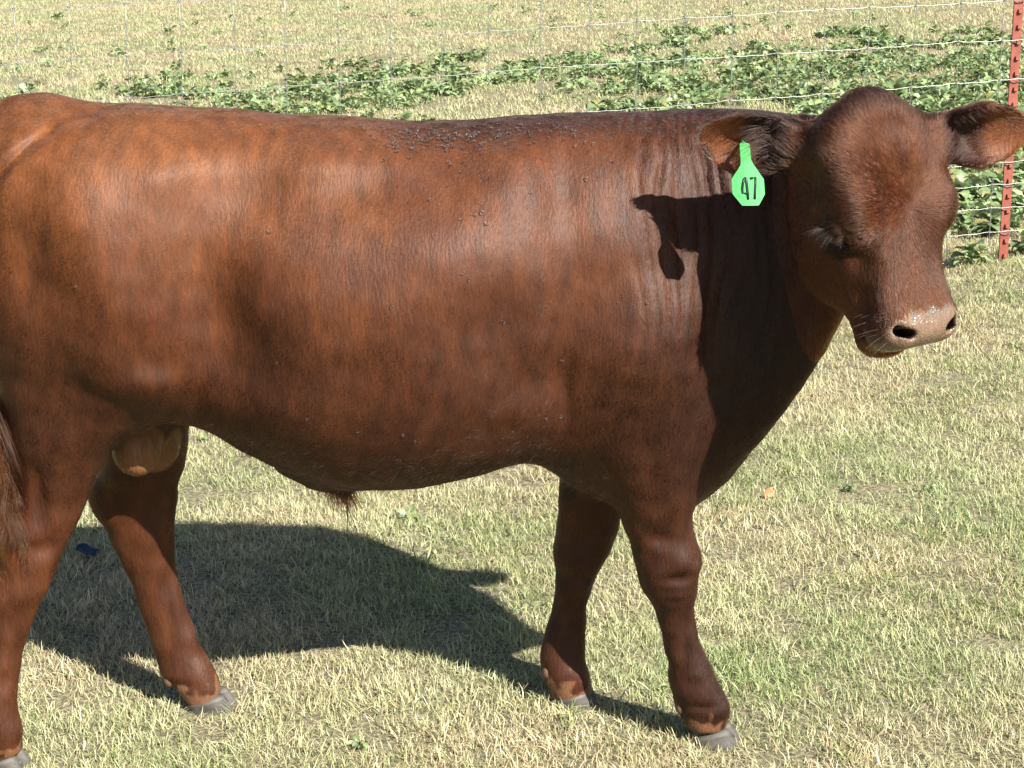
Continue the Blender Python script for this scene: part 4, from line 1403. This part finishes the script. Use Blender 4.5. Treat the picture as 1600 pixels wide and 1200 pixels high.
rows = [(385, 545, 640), (400, 540, 648), (480, 545, 656), (560, 549, 660), (620, 548, 690), (680, 515, 735), (730, 480, 768), (780, 450, 804), (860, 453, 810), (942, 459, 815), (1000, 507, 782), (1058, 556, 746), (1062, 562, 740)]
NC = 7
V = []
for off in (0.0011, -0.0011):
    for y, xl, xr in rows:
        for k in range(NC): V.append(tag_pt(xl + (xr - xl) * k / (NC - 1), y, off))
nr = len(rows); M_ = nr * NC
F = []
for i in range(nr - 1):
    for k in range(NC - 1):
        a = i * NC + k
        F.append((a, a + 1, a + NC + 1, a + NC)); F.append((M_ + a, M_ + a + NC, M_ + a + NC + 1, M_ + a + 1))
    for k in (0, NC - 1):
        a = i * NC + k; F.append((a, a + NC, M_ + a + NC, M_ + a))
for i in (0, nr - 1):
    for k in range(NC - 1):
        a = i * NC + k; F.append((a, a + 1, M_ + a + 1, M_ + a))
tp_o = mesh_obj("tag_panel", V, F, tag_mat, ear_tag, smooth=False)
st_v, st_f = tube([tag_pt(597, 405, 0.0005), tag_pt(597, 405, -0.045)], [0.0032, 0.0026], 8)
mesh_obj("tag_stem", st_v, st_f, tag_mat, ear_tag)


def stroke(pts, w=0.0021):
    g = Geo()
    P = [tag_pt(x, y, 0.0016) for x, y in pts]
    v, f = tube(P, [w] * len(P), 6)
    v = [np.array([q[0], q[1] * 0.25 + 0.75 * np.interp(q[2], sorted([P[0][2], P[-1][2]]), [0, 0]) * 0 + 0.75 * min(P, key=lambda c: np.hypot(c[0] - q[0], c[2] - q[2]))[1], q[2]]) for q in v]
    g.add(v, f)
    return g


g4 = stroke([(585, 765), (572, 820), (564, 880), (570, 925), (600, 932), (636, 922)])
g4b = stroke([(588, 762), (606, 762), (613, 840), (620, 920), (625, 996)])
g4.add(g4b.V, g4b.F)
mesh_obj("printed_digit", g4.V, g4.F, ink_mat, ear_tag)
g7 = stroke([(648, 768), (680, 762), (710, 756), (706, 840), (701, 920), (697, 994)])
mesh_obj("printed_digit", g7.V, g7.F, ink_mat, ear_tag)

# ------------------------------------------------------------------ flies on the back
fly_mat = plain_mat("fly_body", (0.016, 0.013, 0.012), rough=0.4, var=0.3)
wing_mat = plain_mat("fly_wing", (0.12, 0.10, 0.09), rough=0.6, var=0.2)
gb = Geo()
for c, r in [((0, 0, 0.0013), (0.0022, 0.0011, 0.0011)), ((0.0024, 0, 0.0014), (0.0011, 0.0011, 0.0010))]:
    V = [(c[0] + r[0] * x, c[1] + r[1] * y, c[2] + r[2] * z) for x, y, z in [(1, 0, 0), (-1, 0, 0), (0, 1, 0), (0, -1, 0), (0, 0, 1), (0, 0, -1)]]
    gb.add(V, [(0, 2, 4), (2, 1, 4), (1, 3, 4), (3, 0, 4), (2, 0, 5), (1, 2, 5), (3, 1, 5), (0, 3, 5)])
nb = len(gb.F)
for s in (-1, 1):
    gb.add([(0.0012, s * 0.0008, 0.0022), (-0.0010, s * 0.0034, 0.0024), (-0.0046, s * 0.0050, 0.0018), (-0.0048, s * 0.0034, 0.0016), (0.0012, s * 0.0008, 0.0024), (-0.0010, s * 0.0034, 0.0026), (-0.0046, s * 0.0050, 0.0020), (-0.0048, s * 0.0034, 0.0018)],
           [(0, 1, 2, 3), (4, 5, 6, 7), (0, 1, 5, 4), (2, 3, 7, 6)])
fly_me = bpy.data.meshes.new("fly"); fly_me.from_pydata(gb.V, [], gb.F); fly_me.update()
fly_me.materials.append(fly_mat); fly_me.materials.append(wing_mat)
for i, p in enumerate(fly_me.polygons): p.material_index = 1 if i >= nb else 0
spots = []
rf = np.random.default_rng(5)
while len(spots) < 215:
    k = rf.random()
    if k < 0.42: q = (rf.normal(680, 40), rf.normal(214, 12), 0)
    elif k < 0.80: q = (rf.uniform(600, 900), rf.normal(205, 11), 0)
    else: q = (rf.uniform(560, 930), rf.uniform(192, 236), 0)
    if q[1] > 186 + abs(q[0] - 720) * 0.01: spots.append(q)
for q in [(603, 250), (700, 250), (705, 256), (725, 251), (720, 268), (700, 288), (751, 315), (752, 330), (671, 311), (740, 332), (746, 336), (725, 342), (760, 350), (515, 380), (727, 426), (733, 433), (336, 345), (420, 362), (650, 480), (120, 450),
          (830, 300), (915, 277), (955, 252), (615, 475), (790, 500), (880, 565), (630, 680), (650, 690), (560, 675), (880, 650), (855, 655), (480, 655), (430, 565), (760, 590), (1010, 470)]:
    spots.append((q[0], q[1], 1))
for x, y, sc_f in spots:
    v = on_skin(x, y)
    nrm = Vector(SN[v].tolist())
    a = rf.uniform(0, 6.28)
    q = nrm.to_track_quat('Z', 'Y').to_matrix() @ Matrix.Rotation(a, 3, 'Z')
    o = bpy.data.objects.new("fly", fly_me)
    o.matrix_world = Matrix.Translation(Vector((SV[v] + SN[v] * 0.0022).tolist())) @ q.to_4x4() @ Matrix.Scale(rf.uniform(0.55, 0.85), 4)
    COL.objects.link(o)
    if sc_f: tag(o, "tiny dark fly resting alone low on the bull's flank or shoulder", "fly", "scattered flies on the bull's side")
    else: tag(o, "tiny dark fly with pale wings, one of the swarm on the bull's topline", "fly", "swarm of flies along the bull's back")
